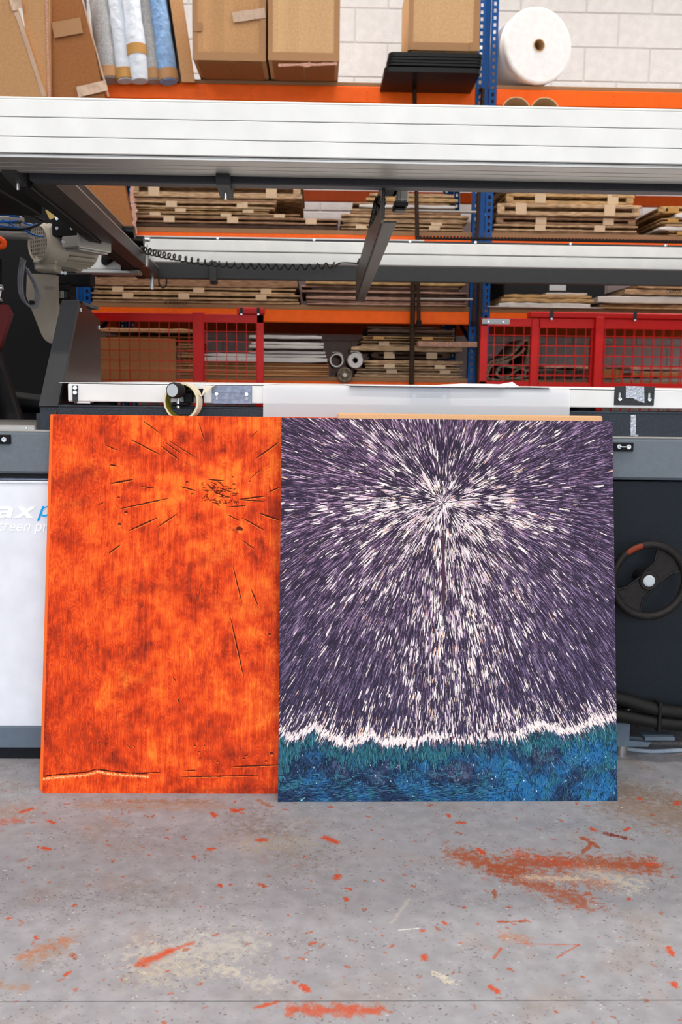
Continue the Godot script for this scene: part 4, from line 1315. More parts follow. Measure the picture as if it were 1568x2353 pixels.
	strip(c, "torn_edge", Vector3(-0.0865, 2.3752, -2.6850), Vector3(-0.0517, 2.3778, -2.6850), 0.0194, M.torn_pink, 0.004, 0.4, 3)
	# black trays, nested, with a carton on top
	var zt := -2.66
	var k := 0
	for q in [[0.2966, 0.7525, 2.3462, 2.3677, 0.018], [0.3085, 0.7559, 2.3756, 2.3854, 0.004], [0.3082, 0.7575, 2.3893, 2.3990, 0.004], [0.3121, 0.7591, 2.4030, 2.4127, 0.004], [0.3158, 0.7606, 2.4167, 2.4342, 0.004]]:
		t = thing("plastic_tray", "black plastic tray, %s of the nested pile under a carton" % ["lowest and deepest", "second from the bottom", "middle one", "second from the top", "topmost"][k], "tray", Vector3((q[0] + q[1]) / 2.0, q[2], -2.9), "nested black trays on the top shelf")
		st = mb()
		# a rim with rounded front corners, and the tapering body below it
		var x0: float = q[0]
		var x1: float = q[1]
		var rim := PackedVector2Array()
		for cr in [[x0, zt - 0.42, 1, 1, PI], [x1, zt - 0.42, -1, 1, 1.5 * PI], [x1, zt, -1, -1, 0.0], [x0, zt, 1, -1, 0.5 * PI]]:
			for i in 5:
				var a: float = cr[4] + i * PI / 8.0
				rim.append(Vector2(cr[0] + cr[2] * 0.03 + cos(a) * 0.03, cr[1] + cr[3] * 0.03 + sin(a) * 0.03))
		prism(st, rim, q[2], q[3], Transform3D(Basis(Vector3(1, 0, 0), Vector3(0, 0, 1), Vector3(0, 1, 0)), Vector3.ZERO))
		obj("rim", st, M.tray_black, t)
		if k == 0:
			st = mb()
			var yb: float = 2.393
			var o := Vector3((x0 + x1) / 2.0, q[2] - 0.02, zt - 0.2)
			var a0 := [Vector3(x0 + 0.01, q[2], zt - 0.012), Vector3(x1 - 0.01, q[2], zt - 0.012), Vector3(x1 - 0.01, q[2], zt - 0.41), Vector3(x0 + 0.01, q[2], zt - 0.41)]
			var b0 := [Vector3(x0 + 0.03, yb, zt - 0.04), Vector3(x1 - 0.03, yb, zt - 0.04), Vector3(x1 - 0.03, yb, zt - 0.39), Vector3(x0 + 0.03, yb, zt - 0.39)]
			for i in 4:
				quad(st, a0[i], a0[(i + 1) % 4], b0[(i + 1) % 4], b0[i], o)
			quad(st, b0[0], b0[1], b0[2], b0[3], o)
			obj("tray_body", st, M.tray_under, t)
		k += 1
	c = carton("cardboard_box", "tan carton standing on the pile of black trays", [0.4109, 0.7475, 2.4615, 2.8064, -3.15, -2.72], M.kraft_pale)
	strip(c, "tape_patch", Vector3(0.4175, 2.4748, -2.7100), Vector3(0.4506, 2.4755, -2.7100), 0.0303, M.brown_tape, 0.004)
	strip(c, "tape_patch", Vector3(0.7031, 2.4784, -2.7100), Vector3(0.7487, 2.4793, -2.7100), 0.0390, M.brown_tape, 0.004)
	# the big roll of white foam
	t = thing("foam_roll", "big white foam wrap roll lying on the top shelf by the wall", "roll", Vector3(1.0883, 2.3648, -2.9500))
	var rr: float = 0.1852
	var xf := Transform3D(Basis(Vector3.UP, 0.26), Vector3(1.0892, 2.394 + rr, -2.98))
	st = mb()
	var prof := [Vector2(0.030, 0.0), Vector2(rr - 0.012, 0.0), Vector2(rr - 0.003, -0.004), Vector2(rr, -0.015)]
	for i in 6:
		prof.append(Vector2(rr - rng.randf_range(0.0, 0.004), -0.05 - i * 0.11))
	prof.append(Vector2(0.03, -0.6))
	lathe(st, prof, xf, 48)
	obj("foam_layers", st, M.foam_white, t)
	st = mb()
	lathe(st, [Vector2(0.026, -0.6), Vector2(0.026, 0.004), Vector2(0.031, 0.004), Vector2(0.031, -0.01)], xf, 24)
	obj("card_core", st, M.card_tube, t)
	# two card tubes whose open ends stick out over the beam
	for q in [Vector3(0.9523, 2.2152, -2.8000), Vector3(1.0931, 2.2157, -2.8000)]:
		t = thing("cardboard_tube", "open ended cardboard tube in front of the orange beam, %s of the pair" % ("left" if q.x < 1.0226 else "right"), "tube", q + Vector3(0, -0.1, -0.4), "pair of cardboard tubes")
		st = mb()
		lathe(st, [Vector2(0.0665, -0.9), Vector2(0.0665, 0.0), Vector2(0.0715, 0.0), Vector2(0.0715, -0.9)], Transform3D(Basis(Vector3.RIGHT, -0.19), q), 32)
		obj("tube_wall", st, M.card_tube, t)


func carton_side():
	var t := thing("cardboard_box", "tan carton corner left of the blue upright on the third shelf", "box", Vector3(-1.3806, 1.2756, -3.2000))
	var st := mb()
	slab(st, -1.5005, -1.2444, 1.2885, 1.4079, -3.4, -3.06, 0.002, 5)
	obj("carton_body", st, M.kraft, t)


func felt_heap():
	# folded felt, loops of thick sheet seen on edge
	var t := thing("folded_felt", "thick grey felt sheet folded over itself behind the right guard", "felt", Vector3(0.9941, 0.8952, -2.9700))
	var loops := [
		[Vector3(0.8738, 0.9477, -2.9700), Vector3(0.8951, 0.9928, -2.9700), Vector3(0.9447, 1.0069, -2.9700), Vector3(1.0008, 1.0300, -2.9700), Vector3(1.0445, 1.0797, -2.9700), Vector3(1.0708, 1.1069, -2.9700), Vector3(1.0866, 1.1093, -2.9700), Vector3(1.0943, 1.0849, -2.9700), Vector3(1.0912, 1.0468, -2.9700), Vector3(1.0773, 0.9906, -2.9700)],
		[Vector3(0.8799, 0.8982, -2.9700), Vector3(0.8832, 0.9388, -2.9700), Vector3(0.9113, 0.9840, -2.9700), Vector3(0.9790, 1.0006, -2.9700), Vector3(1.0349, 1.0304, -2.9700), Vector3(1.0745, 1.0667, -2.9700)],
		[Vector3(1.0824, 0.9772, -2.9700), Vector3(1.0257, 0.9675, -2.9700), Vector3(0.9685, 0.9758, -2.9700), Vector3(0.9371, 0.9619, -2.9700), Vector3(0.9289, 0.9349, -2.9700), Vector3(0.9523, 0.9172, -2.9700), Vector3(0.9975, 0.9267, -2.9700), Vector3(1.0487, 0.9633, -2.9700), Vector3(1.0788, 0.9502, -2.9700), Vector3(1.0705, 0.9276, -2.9700), Vector3(1.0338, 0.9317, -2.9700)],
		[Vector3(0.8842, 0.9073, -2.9700), Vector3(0.9482, 0.9036, -2.9700), Vector3(1.0162, 0.9134, -2.9700), Vector3(1.0935, 0.9234, -2.9700)]]
	for l in loops:
		var st := mb()
		var pts := smooth_path(l, 5)
		var prev := []
		for i in pts.size():
			var d: Vector3 = (pts[mini(i + 1, pts.size() - 1)] - pts[maxi(i - 1, 0)]).normalized()
			var s := Vector3(-d.y, d.x, 0) * 0.0055
			var back := Vector3(0, 0, -0.45)
			var ring := [pts[i] + s, pts[i] - s, pts[i] - s + back, pts[i] + s + back]
			if i > 0:
				var o: Vector3 = pts[i] - d * 0.001 + back / 2.0
				for k in 4:
					quad(st, prev[k], prev[(k + 1) % 4], ring[(k + 1) % 4], ring[k], o)
			prev = ring
		obj("felt_fold", st, M.felt_grey, t)
	t.position.y += 0.012
	var k := 0
	for q in [[1.1755, 1.4498, 0.9758, 0.9983, "torn_pink", "pale torn paper sheet lying on dark bundles behind the right guard"], [1.1564, 1.4269, 0.9214, 0.9711, "felt_dark", "dark folded bundle behind the red post of the right guard"], [1.4562, 1.5938, 0.9243, 0.9784, "kraft_deep", "brown card block right of the red guard post"], [1.6468, 1.9801, 0.9324, 0.9663, "kraft_deep", "brown cardboard tube end at the far right of the lowest shelf"], [1.6399, 1.9857, 0.9733, 0.9936, "torn_pink", "thin pale sheet over the cardboard at the far right"], [1.1498, 1.9879, 0.9339, 0.9498, "felt_dark", "flat dark bundle on the lowest shelf behind the right guard"]]:
		t = thing("paper_bundle", q[6 - 1], "bundle", Vector3((q[0] + q[1]) / 2.0, q[2], -3.2))
		var st := mb()
		slab(st, q[0], q[1], q[2], q[3], -3.45, -2.97 - 0.01 * k, 0.006, 8)
		obj("bundle_body", st, M[q[4]], t)
		k += 1


func tall_cartons():
	# two tall flat cartons stood on the second shelf and leaning on the top beam, tops to the left
	var t := leaning_sheet("tall_carton", "tall brown flat carton leaning left with torn right edge, ends below the white beam", "box", [Vector3(-1.3230, 2.8200, -2.8600), Vector3(-1.1816, 2.8230, -2.8600), Vector3(-0.9325, 1.6256, -2.9400), Vector3(-1.3670, 1.6188, -2.9400)], 0.05, M.kraft_deep)
	strip(t, "tape_patch", Vector3(-1.3009, 2.5634, -2.8620), Vector3(-1.1621, 2.5901, -2.8620), 0.0715, M.brown_tape, 0.003)
	strip(t, "tape_patch", Vector3(-1.1941, 2.2846, -2.8800), Vector3(-1.0493, 2.3198, -2.8800), 0.0491, M.clear_tape, 0.003)
	strip(t, "tape_seam", Vector3(-1.3136, 2.7808, -2.8600), Vector3(-1.3311, 2.2250, -2.8800), 0.0223, M.brown_tape, 0.004)
	strip(t, "torn_edge", Vector3(-1.1561, 2.7067, -2.8650), Vector3(-1.0448, 2.2710, -2.8950), 0.0078, M.clear_tape, 0.004, 0.3, 12)
	strip(t, "torn_edge", Vector3(-0.9456, 1.8794, -2.9250), Vector3(-0.9304, 1.6213, -2.9400), 0.0203, M.torn_pink, 0.004, 0.5, 14)
	t = leaning_sheet("tall_carton", "tall brown carton at the left edge with clear tape along its slanting side", "box", [Vector3(-1.6927, 2.7894, -2.8000), Vector3(-1.5043, 2.7934, -2.8000), Vector3(-1.1399, 1.6138, -2.8800), Vector3(-1.7641, 1.6040, -2.8800)], 0.04, M.kraft)
	strip(t, "clear_tape", Vector3(-1.4766, 2.6787, -2.8050), Vector3(-1.3437, 2.2493, -2.8350), 0.0177, M.clear_tape, 0.003, 0.25, 14)
	strip(t, "clear_tape", Vector3(-1.4838, 2.6611, -2.8000), Vector3(-1.4341, 2.6739, -2.8000), 0.0662, M.clear_tape, 0.003, 0.2, 3)
	t = leaning_sheet("tall_carton", "narrow tan carton flap between the two tall leaning cartons", "box", [Vector3(-1.4555, 2.8058, -2.8300), Vector3(-1.3069, 2.8089, -2.8300), Vector3(-1.3274, 2.0997, -2.8700), Vector3(-1.3826, 2.0988, -2.8700)], 0.02, M.kraft)
	strip(t, "torn_edge", Vector3(-1.3162, 2.7288, -2.8260), Vector3(-1.3280, 2.1989, -2.8580), 0.0111, M.torn_pink, 0.003, 0.6, 10)


func film_rolls():
	# rolls of wrap stood on end, their tops leaning left
	var k := 0
	for q in [[Vector3(-1.1127, 2.9143, -2.9900), Vector3(-1.0504, 2.3600, -2.9500), 25, "bubble_silver", "silver bubble wrap roll, leftmost of the standing rolls"], [Vector3(-1.0339, 2.9121, -2.9800), Vector3(-0.9712, 2.3566, -2.9400), 20, "film_white", "white film roll standing between silver and blue rolls"], [Vector3(-0.9978, 2.9440, -3.0600), Vector3(-0.9557, 2.3797, -3.0200), 15, "film_blue", "narrow pale blue film roll behind the white rolls"], [Vector3(-0.9597, 2.9098, -2.9700), Vector3(-0.8965, 2.3552, -2.9300), 21, "film_white", "white film roll with a brown tape band at mid height"], [Vector3(-0.8924, 2.9229, -3.0000), Vector3(-0.8284, 2.3629, -2.9600), 18, "bubble_silver", "thin grey bubble wrap roll, second from the right"], [Vector3(-0.8352, 2.9202, -2.9900), Vector3(-0.7580, 2.3593, -2.9500), 21, "film_blue", "pale blue wrap roll, rightmost of the standing rolls"]]:
		var t := thing("wrap_roll", q[4], "roll", q[1], "wrap rolls standing on the top shelf")
		var st := mb()
		var pts := []
		var rad := []
		var r0: float = q[2] / 2288.0 * 5.15
		for i in 13:
			pts.append(q[1].lerp(q[0], i / 12.0))
			rad.append(r0 * (1.0 + rng.randf_range(-0.07, 0.05)) * (0.9 if i == 0 else 1.0))
		tube(st, pts, rad, 18)
		obj("wound_film", st, M[q[3]], t)
		var h := 0.115 if k == 3 else 0.0
		st = mb()
		var d: Vector3 = (q[0] - q[1]).normalized()
		tube(st, [q[1] + d * (h + 0.005), q[1] + d * (h + 0.055)], r0 * 1.06, 18)
		obj("tape_band", st, M.tab_gold if k in [1, 3] else M.brown_tape, t)
		k += 1
	var t := thing("black_board", "thin black board leaning beside the blue wrap roll", "board", Vector3(-0.7190, 2.3707, -2.9800))
	var st := mb()
	var o: Vector3 = Vector3(-0.7480, 2.5788, -3.0000)
	prism(st, PackedVector2Array([Vector2(-0.7909, 2.9172), Vector2(-0.7610, 2.9179), Vector2(-0.7103, 2.3708), Vector2(-0.7363, 2.3703)]), -3.2, -2.98)
	obj("panel", st, M.black, t)
	t = thing("tan_board", "tan fibreboard panel leaning between black board and carton", "board", Vector3(-0.6783, 2.3588, -2.9500))
	st = mb()
	prism(st, PackedVector2Array([Vector2(-0.7736, 2.9059), Vector2(-0.7099, 2.9073), Vector2(-0.6287, 2.3638), Vector2(-0.6933, 2.3626)]), -2.968, -2.95)
	obj("panel", st, M.kraft, t)


# ------------------------------------------------------------------ the press
func bolt(parent: Node3D, at: Vector3, r: float, material = null, called := "bolt") -> MeshInstance3D:
	# a socket head bolt that faces the room
	var st := mb()
	lathe(st, [Vector2(0.0, 0.0005), Vector2(r * 0.45, 0.0005), Vector2(r * 0.45, r * 0.7), Vector2(r * 0.85, r * 0.7), Vector2(r, r * 0.5), Vector2(r, -0.001)], Transform3D(Basis(), at), 14)
	return obj(called, st, M.bolt if material == null else material, parent)


func letters(t: Node3D, what: String, at: Vector3, height: float, width: float, material, slant: float, bold: int):
	# sheared flat lettering on the cabinet front: at is the left end of the base line
	var f := SystemFont.new()
	f.font_names = PackedStringArray(["Droid Sans"])
	f.font_weight = bold
	var m := TextMesh.new()
	m.text = what
	m.font = f
	m.font_size = 64
	m.pixel_size = height / 48.0
	m.depth = 0.0008
	m.horizontal_alignment = HORIZONTAL_ALIGNMENT_LEFT
	m.vertical_alignment = VERTICAL_ALIGNMENT_BOTTOM
	m.material = material
	var box := m.get_aabb()
	var o := MeshInstance3D.new()
	var arr := m.get_mesh_arrays()
	var v: PackedVector3Array = arr[Mesh.ARRAY_VERTEX]
	for i in v.size():
		var p := v[i] - box.position
		v[i] = Vector3(p.x * width / box.size.x + p.y * height / box.size.y * slant, p.y * height / box.size.y, p.z)
	arr[Mesh.ARRAY_VERTEX] = v
	var am := ArrayMesh.new()
	am.add_surface_from_arrays(Mesh.PRIMITIVE_TRIANGLES, arr)
	am.surface_set_material(0, material)
	o.mesh = am
	o.name = "lettering"
	t.add_child(o, true)
	o.position = at - t.position


var press: Node3D


func build_press():
	var t := thing("screen_press", "white and charcoal base cabinet of a large flatbed screen printing press", "printing machine", Vector3(0.0, 0.0, -0.05))
	press = t
	var x0 := -1.6
	var x1 := 1.9
	var xs: float = 0.25   # the white front ends and the dark service front begins behind the boards
	# plinth, lower strip and white front on the left
	box_part("plinth", [x0, xs, 0.0, 0.075, -2.1, Vector3(-0.7027, 0.0000, -0.0373).z], M.plinth_navy, t)
	box_part("kick_strip", [x0, xs, 0.0287, 0.0800, -2.1, -0.03], M.strip_grey, t, 0.002)
	box_part("front_panel", [x0, xs, 0.0775, 0.6632, -0.075, -0.04], M.white_panel, t, 0.003)
	box_part("panel_lip", [x0, xs, 0.6572, 0.6632, -0.06, -0.037], M.white_panel, t, 0.001)
	box_part("trim_strip", [x0, xs, 0.6637, 0.6687, -0.09, -0.042], M.steel_plate, t, 0.002)
	box_part("recess_back", [x0, x1, 0.6601, 0.6864, -0.3, -0.16], M.charcoal, t)
	box_part("body_core", [x0, xs, 0.08, 0.70, -2.1, -0.078], M.charcoal, t)
	# lettering, cut by the frame on one side and by the boards on the other
	letters(t, "ax", Vector3(-0.7430, 0.5771, -0.0395), 0.0270, 0.0881, M.letter_white, 0.30, 800)
	letters(t, "p", Vector3(-0.6466, 0.5709, -0.0395), 0.0350, 0.0240, M.letter_cyan, 0.38, 400)
	letters(t, "creen pr", Vector3(-0.7393, 0.5396, -0.0395), 0.0240, 0.1131, M.letter_white, 0.22, 300)
	# apron along the whole front
	var st := mb()
	bx(st, x0, x1, 0.6803, 0.7764, -0.12, -0.035, 0.006)
	obj("apron", st, M.grey_paint, t)
	st = mb()
	for sgn in [0]:
		bx(st, x0, x1, 0.7754 - 0.001, 0.7804, -0.115, -0.038, 0.004)
	obj("apron_edge", st, M.grey_alu, t)
	# small black brackets on the apron
	var b := box_part("bracket", [-0.7517, -0.6987, 0.7482, 0.7690, -0.036, -0.028], M.black, t, 0.001)
	bolt(b, Vector3(-0.7119, 0.7584, -0.0280), 0.006)
	b = box_part("bracket", [0.6405, 0.7273, 0.7467, 0.7667, -0.036, -0.028], M.black, t, 0.001)
	bolt(b, Vector3(0.6933, 0.7579, -0.0280), 0.0055)
	bolt(b, Vector3(0.7155, 0.7572, -0.0280), 0.006)
	st = mb()
	tube(st, [Vector3(0.6925, 0.7573, -0.0220), Vector3(0.7106, 0.7575, -0.0220)], 0.002, 6)
	obj("locking_pin", st, M.bright_steel, b)
	# hammered rail under the bed, rounded at its left end
	st = mb()
	var rl: float = -0.6362
	var ry0: float = 0.7726
	var ry1: float = 0.8375
	var prof := PackedVector2Array([Vector2(rl, ry0), Vector2(x1, ry0), Vector2(x1, ry1 - 0.003), Vector2(rl + 0.008, ry1 - 0.003)])
	prof = PackedVector2Array([Vector2(rl, ry0), Vector2(x1, ry0), Vector2(x1, ry1), Vector2(rl + 0.012, ry1), Vector2(rl + 0.005, ry1 - 0.002), Vector2(rl + 0.001, ry1 - 0.007), Vector2(rl, ry1 - 0.014)])
	prism(st, prof, -0.11, -0.05)
	obj("rail", st, M.hammered, t)
	st = mb()
	tube(st, [Vector3(rl + 0.012, ry1 - 0.003, -0.0525), Vector3(x1, ry1 - 0.003, -0.0525)], 0.0035, 8)
	obj("rail_lip", st, M.hammered, t)
	box_part("rail_end", [rl - 0.012, rl, ry0 - 0.01, ry1 - 0.02, -0.10, -0.06], M.charcoal, t, 0.002)
	# duct tape patch with its torn tail
	var tape: MeshInstance3D = strip(t, "duct_tape", Vector3(0.7297, 0.8305, -0.0495), Vector3(0.7322, 0.7822, -0.0495), 0.0121, M.duct_tape, 0.0008, 0.08, 7)
	strip(tape, "tape_tail", Vector3(0.7306, 0.7843, -0.0480), Vector3(0.7403, 0.7818, -0.0400), 0.0050, M.duct_tape, 0.001)
	# tray edge at the far left
	box_part("ledge", [x0, rl - 0.012, 0.7768, 0.7898, -0.35, -0.055], M.grey_alu, t, 0.003)
	bolt(t, Vector3(-0.6689, 0.7842, -0.0550), 0.003)
	# right: dark service front with handwheel
	box_part("service_panel", [xs, x1, 0.1345, 0.6766, -0.12, -0.045], M.navy_panel, t, 0.002)
	box_part("service_core", [xs, x1, 0.16, 0.70, -2.1, -0.121], M.navy_panel, t)
	handwheel(t)
	# corrugated hoses slung below it
	for q in [[[Vector3(0.6257, 0.1729, -0.0300), Vector3(0.7224, 0.1595, -0.0200), Vector3(0.7788, 0.1444, -0.0150), Vector3(0.8192, 0.1356, -0.0100), Vector3(0.9029, 0.1274, -0.0100), Vector3(1.0116, 0.1245, -0.0200), Vector3(1.2214, 0.1298, -0.0200)], 0.0165], [[Vector3(0.6276, 0.1300, -0.0300), Vector3(0.7244, 0.1188, -0.0200), Vector3(0.7806, 0.1101, -0.0150), Vector3(0.8209, 0.1056, -0.0100), Vector3(0.9046, 0.0996, -0.0100), Vector3(1.0133, 0.0986, -0.0200), Vector3(1.2234, 0.1039, -0.0200)], 0.0165]]:
		st = mb()
		var path := smooth_path(q[0], 5)
		var curve := Curve3D.new()
		for p in path:
			curve.add_point(p)
		var n := 240
		var pts := []
		var rad := []
		for i in n:
			pts.append(curve.sample_baked(curve.get_baked_length() * i / (n - 1), true))
			rad.append(q[1] if i % 2 == 0 else q[1] - 0.0028)
		tube(st, pts, rad, 14)
		obj("corrugated_hose", st, M.rubber, t)
	st = mb()
	bx(st, 0.8072, 0.8155, 0.0856, 0.1580, -0.03, 0.009, 0.002)
	obj("hose_strap", st, M.rubber, t)
	# levelling feet and underside bits
	st = mb()
	prism(st, PackedVector2Array([Vector2(0.7100, 0.0910), Vector2(0.7598, 0.0869), Vector2(0.7603, 0.0453), Vector2(0.8128, 0.0412), Vector2(0.8069, 0.0302), Vector2(0.7114, 0.0298)]), -0.09, -0.05)
	obj("foot_bracket", st, M.strip_grey, t)
	box_part("cross_bar", [0.8019, 0.8755, 0.0419, 0.0507, -0.10, -0.06], M.strip_grey, t, 0.001)
	st = mb()
	tube(st, [Vector3(0.7510, 0.0, -0.075), Vector3(0.7510, 0.12, -0.075)], 0.014, 10)
	obj("levelling_foot", st, M.bright_steel, t)
	st = mb()
	tube(st, [Vector3(1.5, 0.0, -0.2), Vector3(1.5, 0.2, -0.2)], 0.03, 10)
	obj("levelling_foot", st, M.bright_steel, t)
	# ---- the bed ----
	t = thing("print_bed", "white aluminium print bed with steel brackets above the dark rail", "table", Vector3(0.0, 0.8445, -1.2))
	var bl: float = -0.5716
	box_part("bed_slab", [bl, x1, 0.8455, 0.8857, -2.2, -0.05], M.white_alu, t, 0.002)
	for q in [Vector3(-0.5006, 0.8420, -0.0900), Vector3(0.1203, 0.8423, -0.0900), Vector3(0.6274, 0.8432, -0.0900)]:
		st = mb()
		lathe(st, [Vector2(0.0, 0.0), Vector2(0.028, 0.0), Vector2(0.03, -0.003), Vector2(0.03, -0.012)], Transform3D(Basis(Vector3.RIGHT, -PI / 2), q + Vector3(0, 0.006, -0.02)), 20)
		obj("rubber_mount", st, M.rubber, t)
	box_part("slide_block", [-0.5525, -0.5218, 0.8414, 0.8483, -0.09, -0.052], M.white_alu, t, 0.001)
	# small pointed bracket at the left end
	st = mb()
	prism(st, PackedVector2Array([Vector2(-0.5598, 0.8816), Vector2(-0.5480, 0.8818), Vector2(-0.5488, 0.8473), Vector2(-0.5548, 0.8403), Vector2(-0.5606, 0.8472)]), -0.05, -0.046)
	b = obj("pointer_bracket", st, M.charcoal, t)
	bolt(b, Vector3(-0.5535, 0.8768, -0.0460), 0.0052)
	bolt(b, Vector3(-0.5538, 0.8660, -0.0460), 0.0052)
	# slotted plates
	slot_plate(t, [-0.2436, -0.1523, 0.8446, 0.8861], M.steel_plate, [Vector3(-0.2326, 0.8669, -0.0460), Vector3(-0.1642, 0.8668, -0.0460)], true)
	slot_plate(t, [0.2097, 0.3019, 0.8480, 0.8877], M.steel_plate, [Vector3(0.2206, 0.8675, -0.0460), Vector3(0.2897, 0.8673, -0.0460)], true)
	b = slot_plate(t, [0.6832, 0.7752, 0.8526, 0.8955], M.charcoal, [Vector3(0.6954, 0.8662, -0.0460), Vector3(0.7642, 0.8660, -0.0460)], false)
	st = mb()
	prism(st, PackedVector2Array([Vector2(0.7078, 0.8962), Vector2(0.7502, 0.8958), Vector2(0.7532, 0.8579), Vector2(0.7367, 0.8627), Vector2(0.7253, 0.8686), Vector2(0.7091, 0.8694)]), -0.0462, -0.0452)
	obj("duct_tape", st, M.duct_tape, b)
	# clamp with its lever, behind the tape roll
	bed_clamp(t)


func slot_plate(t: Node3D, q: Array, material, at: Array, slot_below: bool) -> MeshInstance3D:
	# a plate with two bolted slots: the slot is a real opening
	var st := mb()
	var z0 := -0.05
	var z1 := -0.046
	var w := 0.003
	var h0 := 0.013
	var ys: Array = [at[0].y - h0, at[0].y + 0.002] if slot_below else [at[0].y, at[0].y + h0 + 0.002]
	bx(st, q[0], q[1], q[2], ys[0], z0, z1, 0.0006)
	bx(st, q[0], q[1], ys[1], q[3], z0, z1, 0.0006)
	bx(st, q[0], at[0].x - w, ys[0], ys[1], z0, z1)
	bx(st, at[0].x + w, at[1].x - w, ys[0], ys[1], z0, z1)
	bx(st, at[1].x + w, q[1], ys[0], ys[1], z0, z1)
	var b := obj("slotted_plate", st, material, t)
	for p in at:
		bolt(b, p, 0.0048)
	return b


func bed_clamp(t: Node3D):
	var st := mb()
	bx(st, -0.3058, -0.2850, 0.8464, 0.8879, -0.05, -0.03, 0.002)
	bx(st, -0.2752, -0.2623, 0.8448, 0.8783, -0.05, -0.04, 0.001)
	bx(st, -0.3323, -0.2928, 0.8396, 0.8474, -0.05, -0.03, 0.002)
	bx(st, -0.3170, -0.2775, 0.8593, 0.8712, -0.05, -0.035, 0.002)
	var c := obj("clamp_body", st, M.black, t)
	st = mb()
	bx(st, -0.3336, -0.2869, 0.8184, 0.8333, -0.05, -0.04, 0.001)
	obj("clamp_foot", st, M.hammered, c)
	st = mb()
	tube(st, [Vector3(-0.3182, 0.8602, -0.0340), Vector3(-0.3184, 0.8356, -0.0340)], 0.0026, 8)
	obj("adjusting_screw", st, M.bright_steel, c)
	st = mb()
	lathe(st, [Vector2(0.0, 0.003), Vector2(0.0055, 0.003), Vector2(0.0055, -0.003), Vector2(0.0, -0.003)], Transform3D(Basis(Vector3.RIGHT, -PI / 2), Vector3(-0.3183, 0.8464, -0.0340)), 6)
	lathe(st, [Vector2(0.0, 0.003), Vector2(0.005, 0.003), Vector2(0.005, -0.003), Vector2(0.0, -0.003)], Transform3D(Basis(Vector3.RIGHT, -PI / 2), Vector3(-0.3184, 0.8366, -0.0340)), 6)
	obj("lock_nut", st, M.bright_steel, c)
	bolt(c, Vector3(-0.2916, 0.8575, -0.0340), 0.004)
	# the lever comes forward and ends in a round black knob with a grey cap
	var k0: Vector3 = Vector3(-0.2893, 0.8732, -0.0400)
	var k1: Vector3 = Vector3(-0.3225, 0.8745, 0.0300)
	st = mb()
	tube(st, [k0, k0.lerp(k1, 0.4)], 0.0062, 10)
	obj("lever_arm", st, M.black_gloss, c)
	var z := (k1 - k0).normalized()
	var x := Vector3.UP.cross(z).normalized()
	var xf := Transform3D(Basis(x, z.cross(x), z), k1)
	st = mb()
	var r: float = 0.0180
	lathe(st, [Vector2(r * 0.80, 0.0), Vector2(r * 0.93, -0.0012), Vector2(r, -0.006), Vector2(r * 0.97, -0.022), Vector2(r * 0.7, -0.034), Vector2(0.007, -0.04), Vector2(0.0, -0.04)], xf, 28)
	var kn := obj("lever_knob", st, M.rubber, c)
	st = mb()
	lathe(st, [Vector2(0.0, -0.0004), Vector2(r * 0.80, -0.0004), Vector2(r * 0.80, -0.004)], xf, 28)
	obj("knob_cap", st, M.cap_grey, kn)


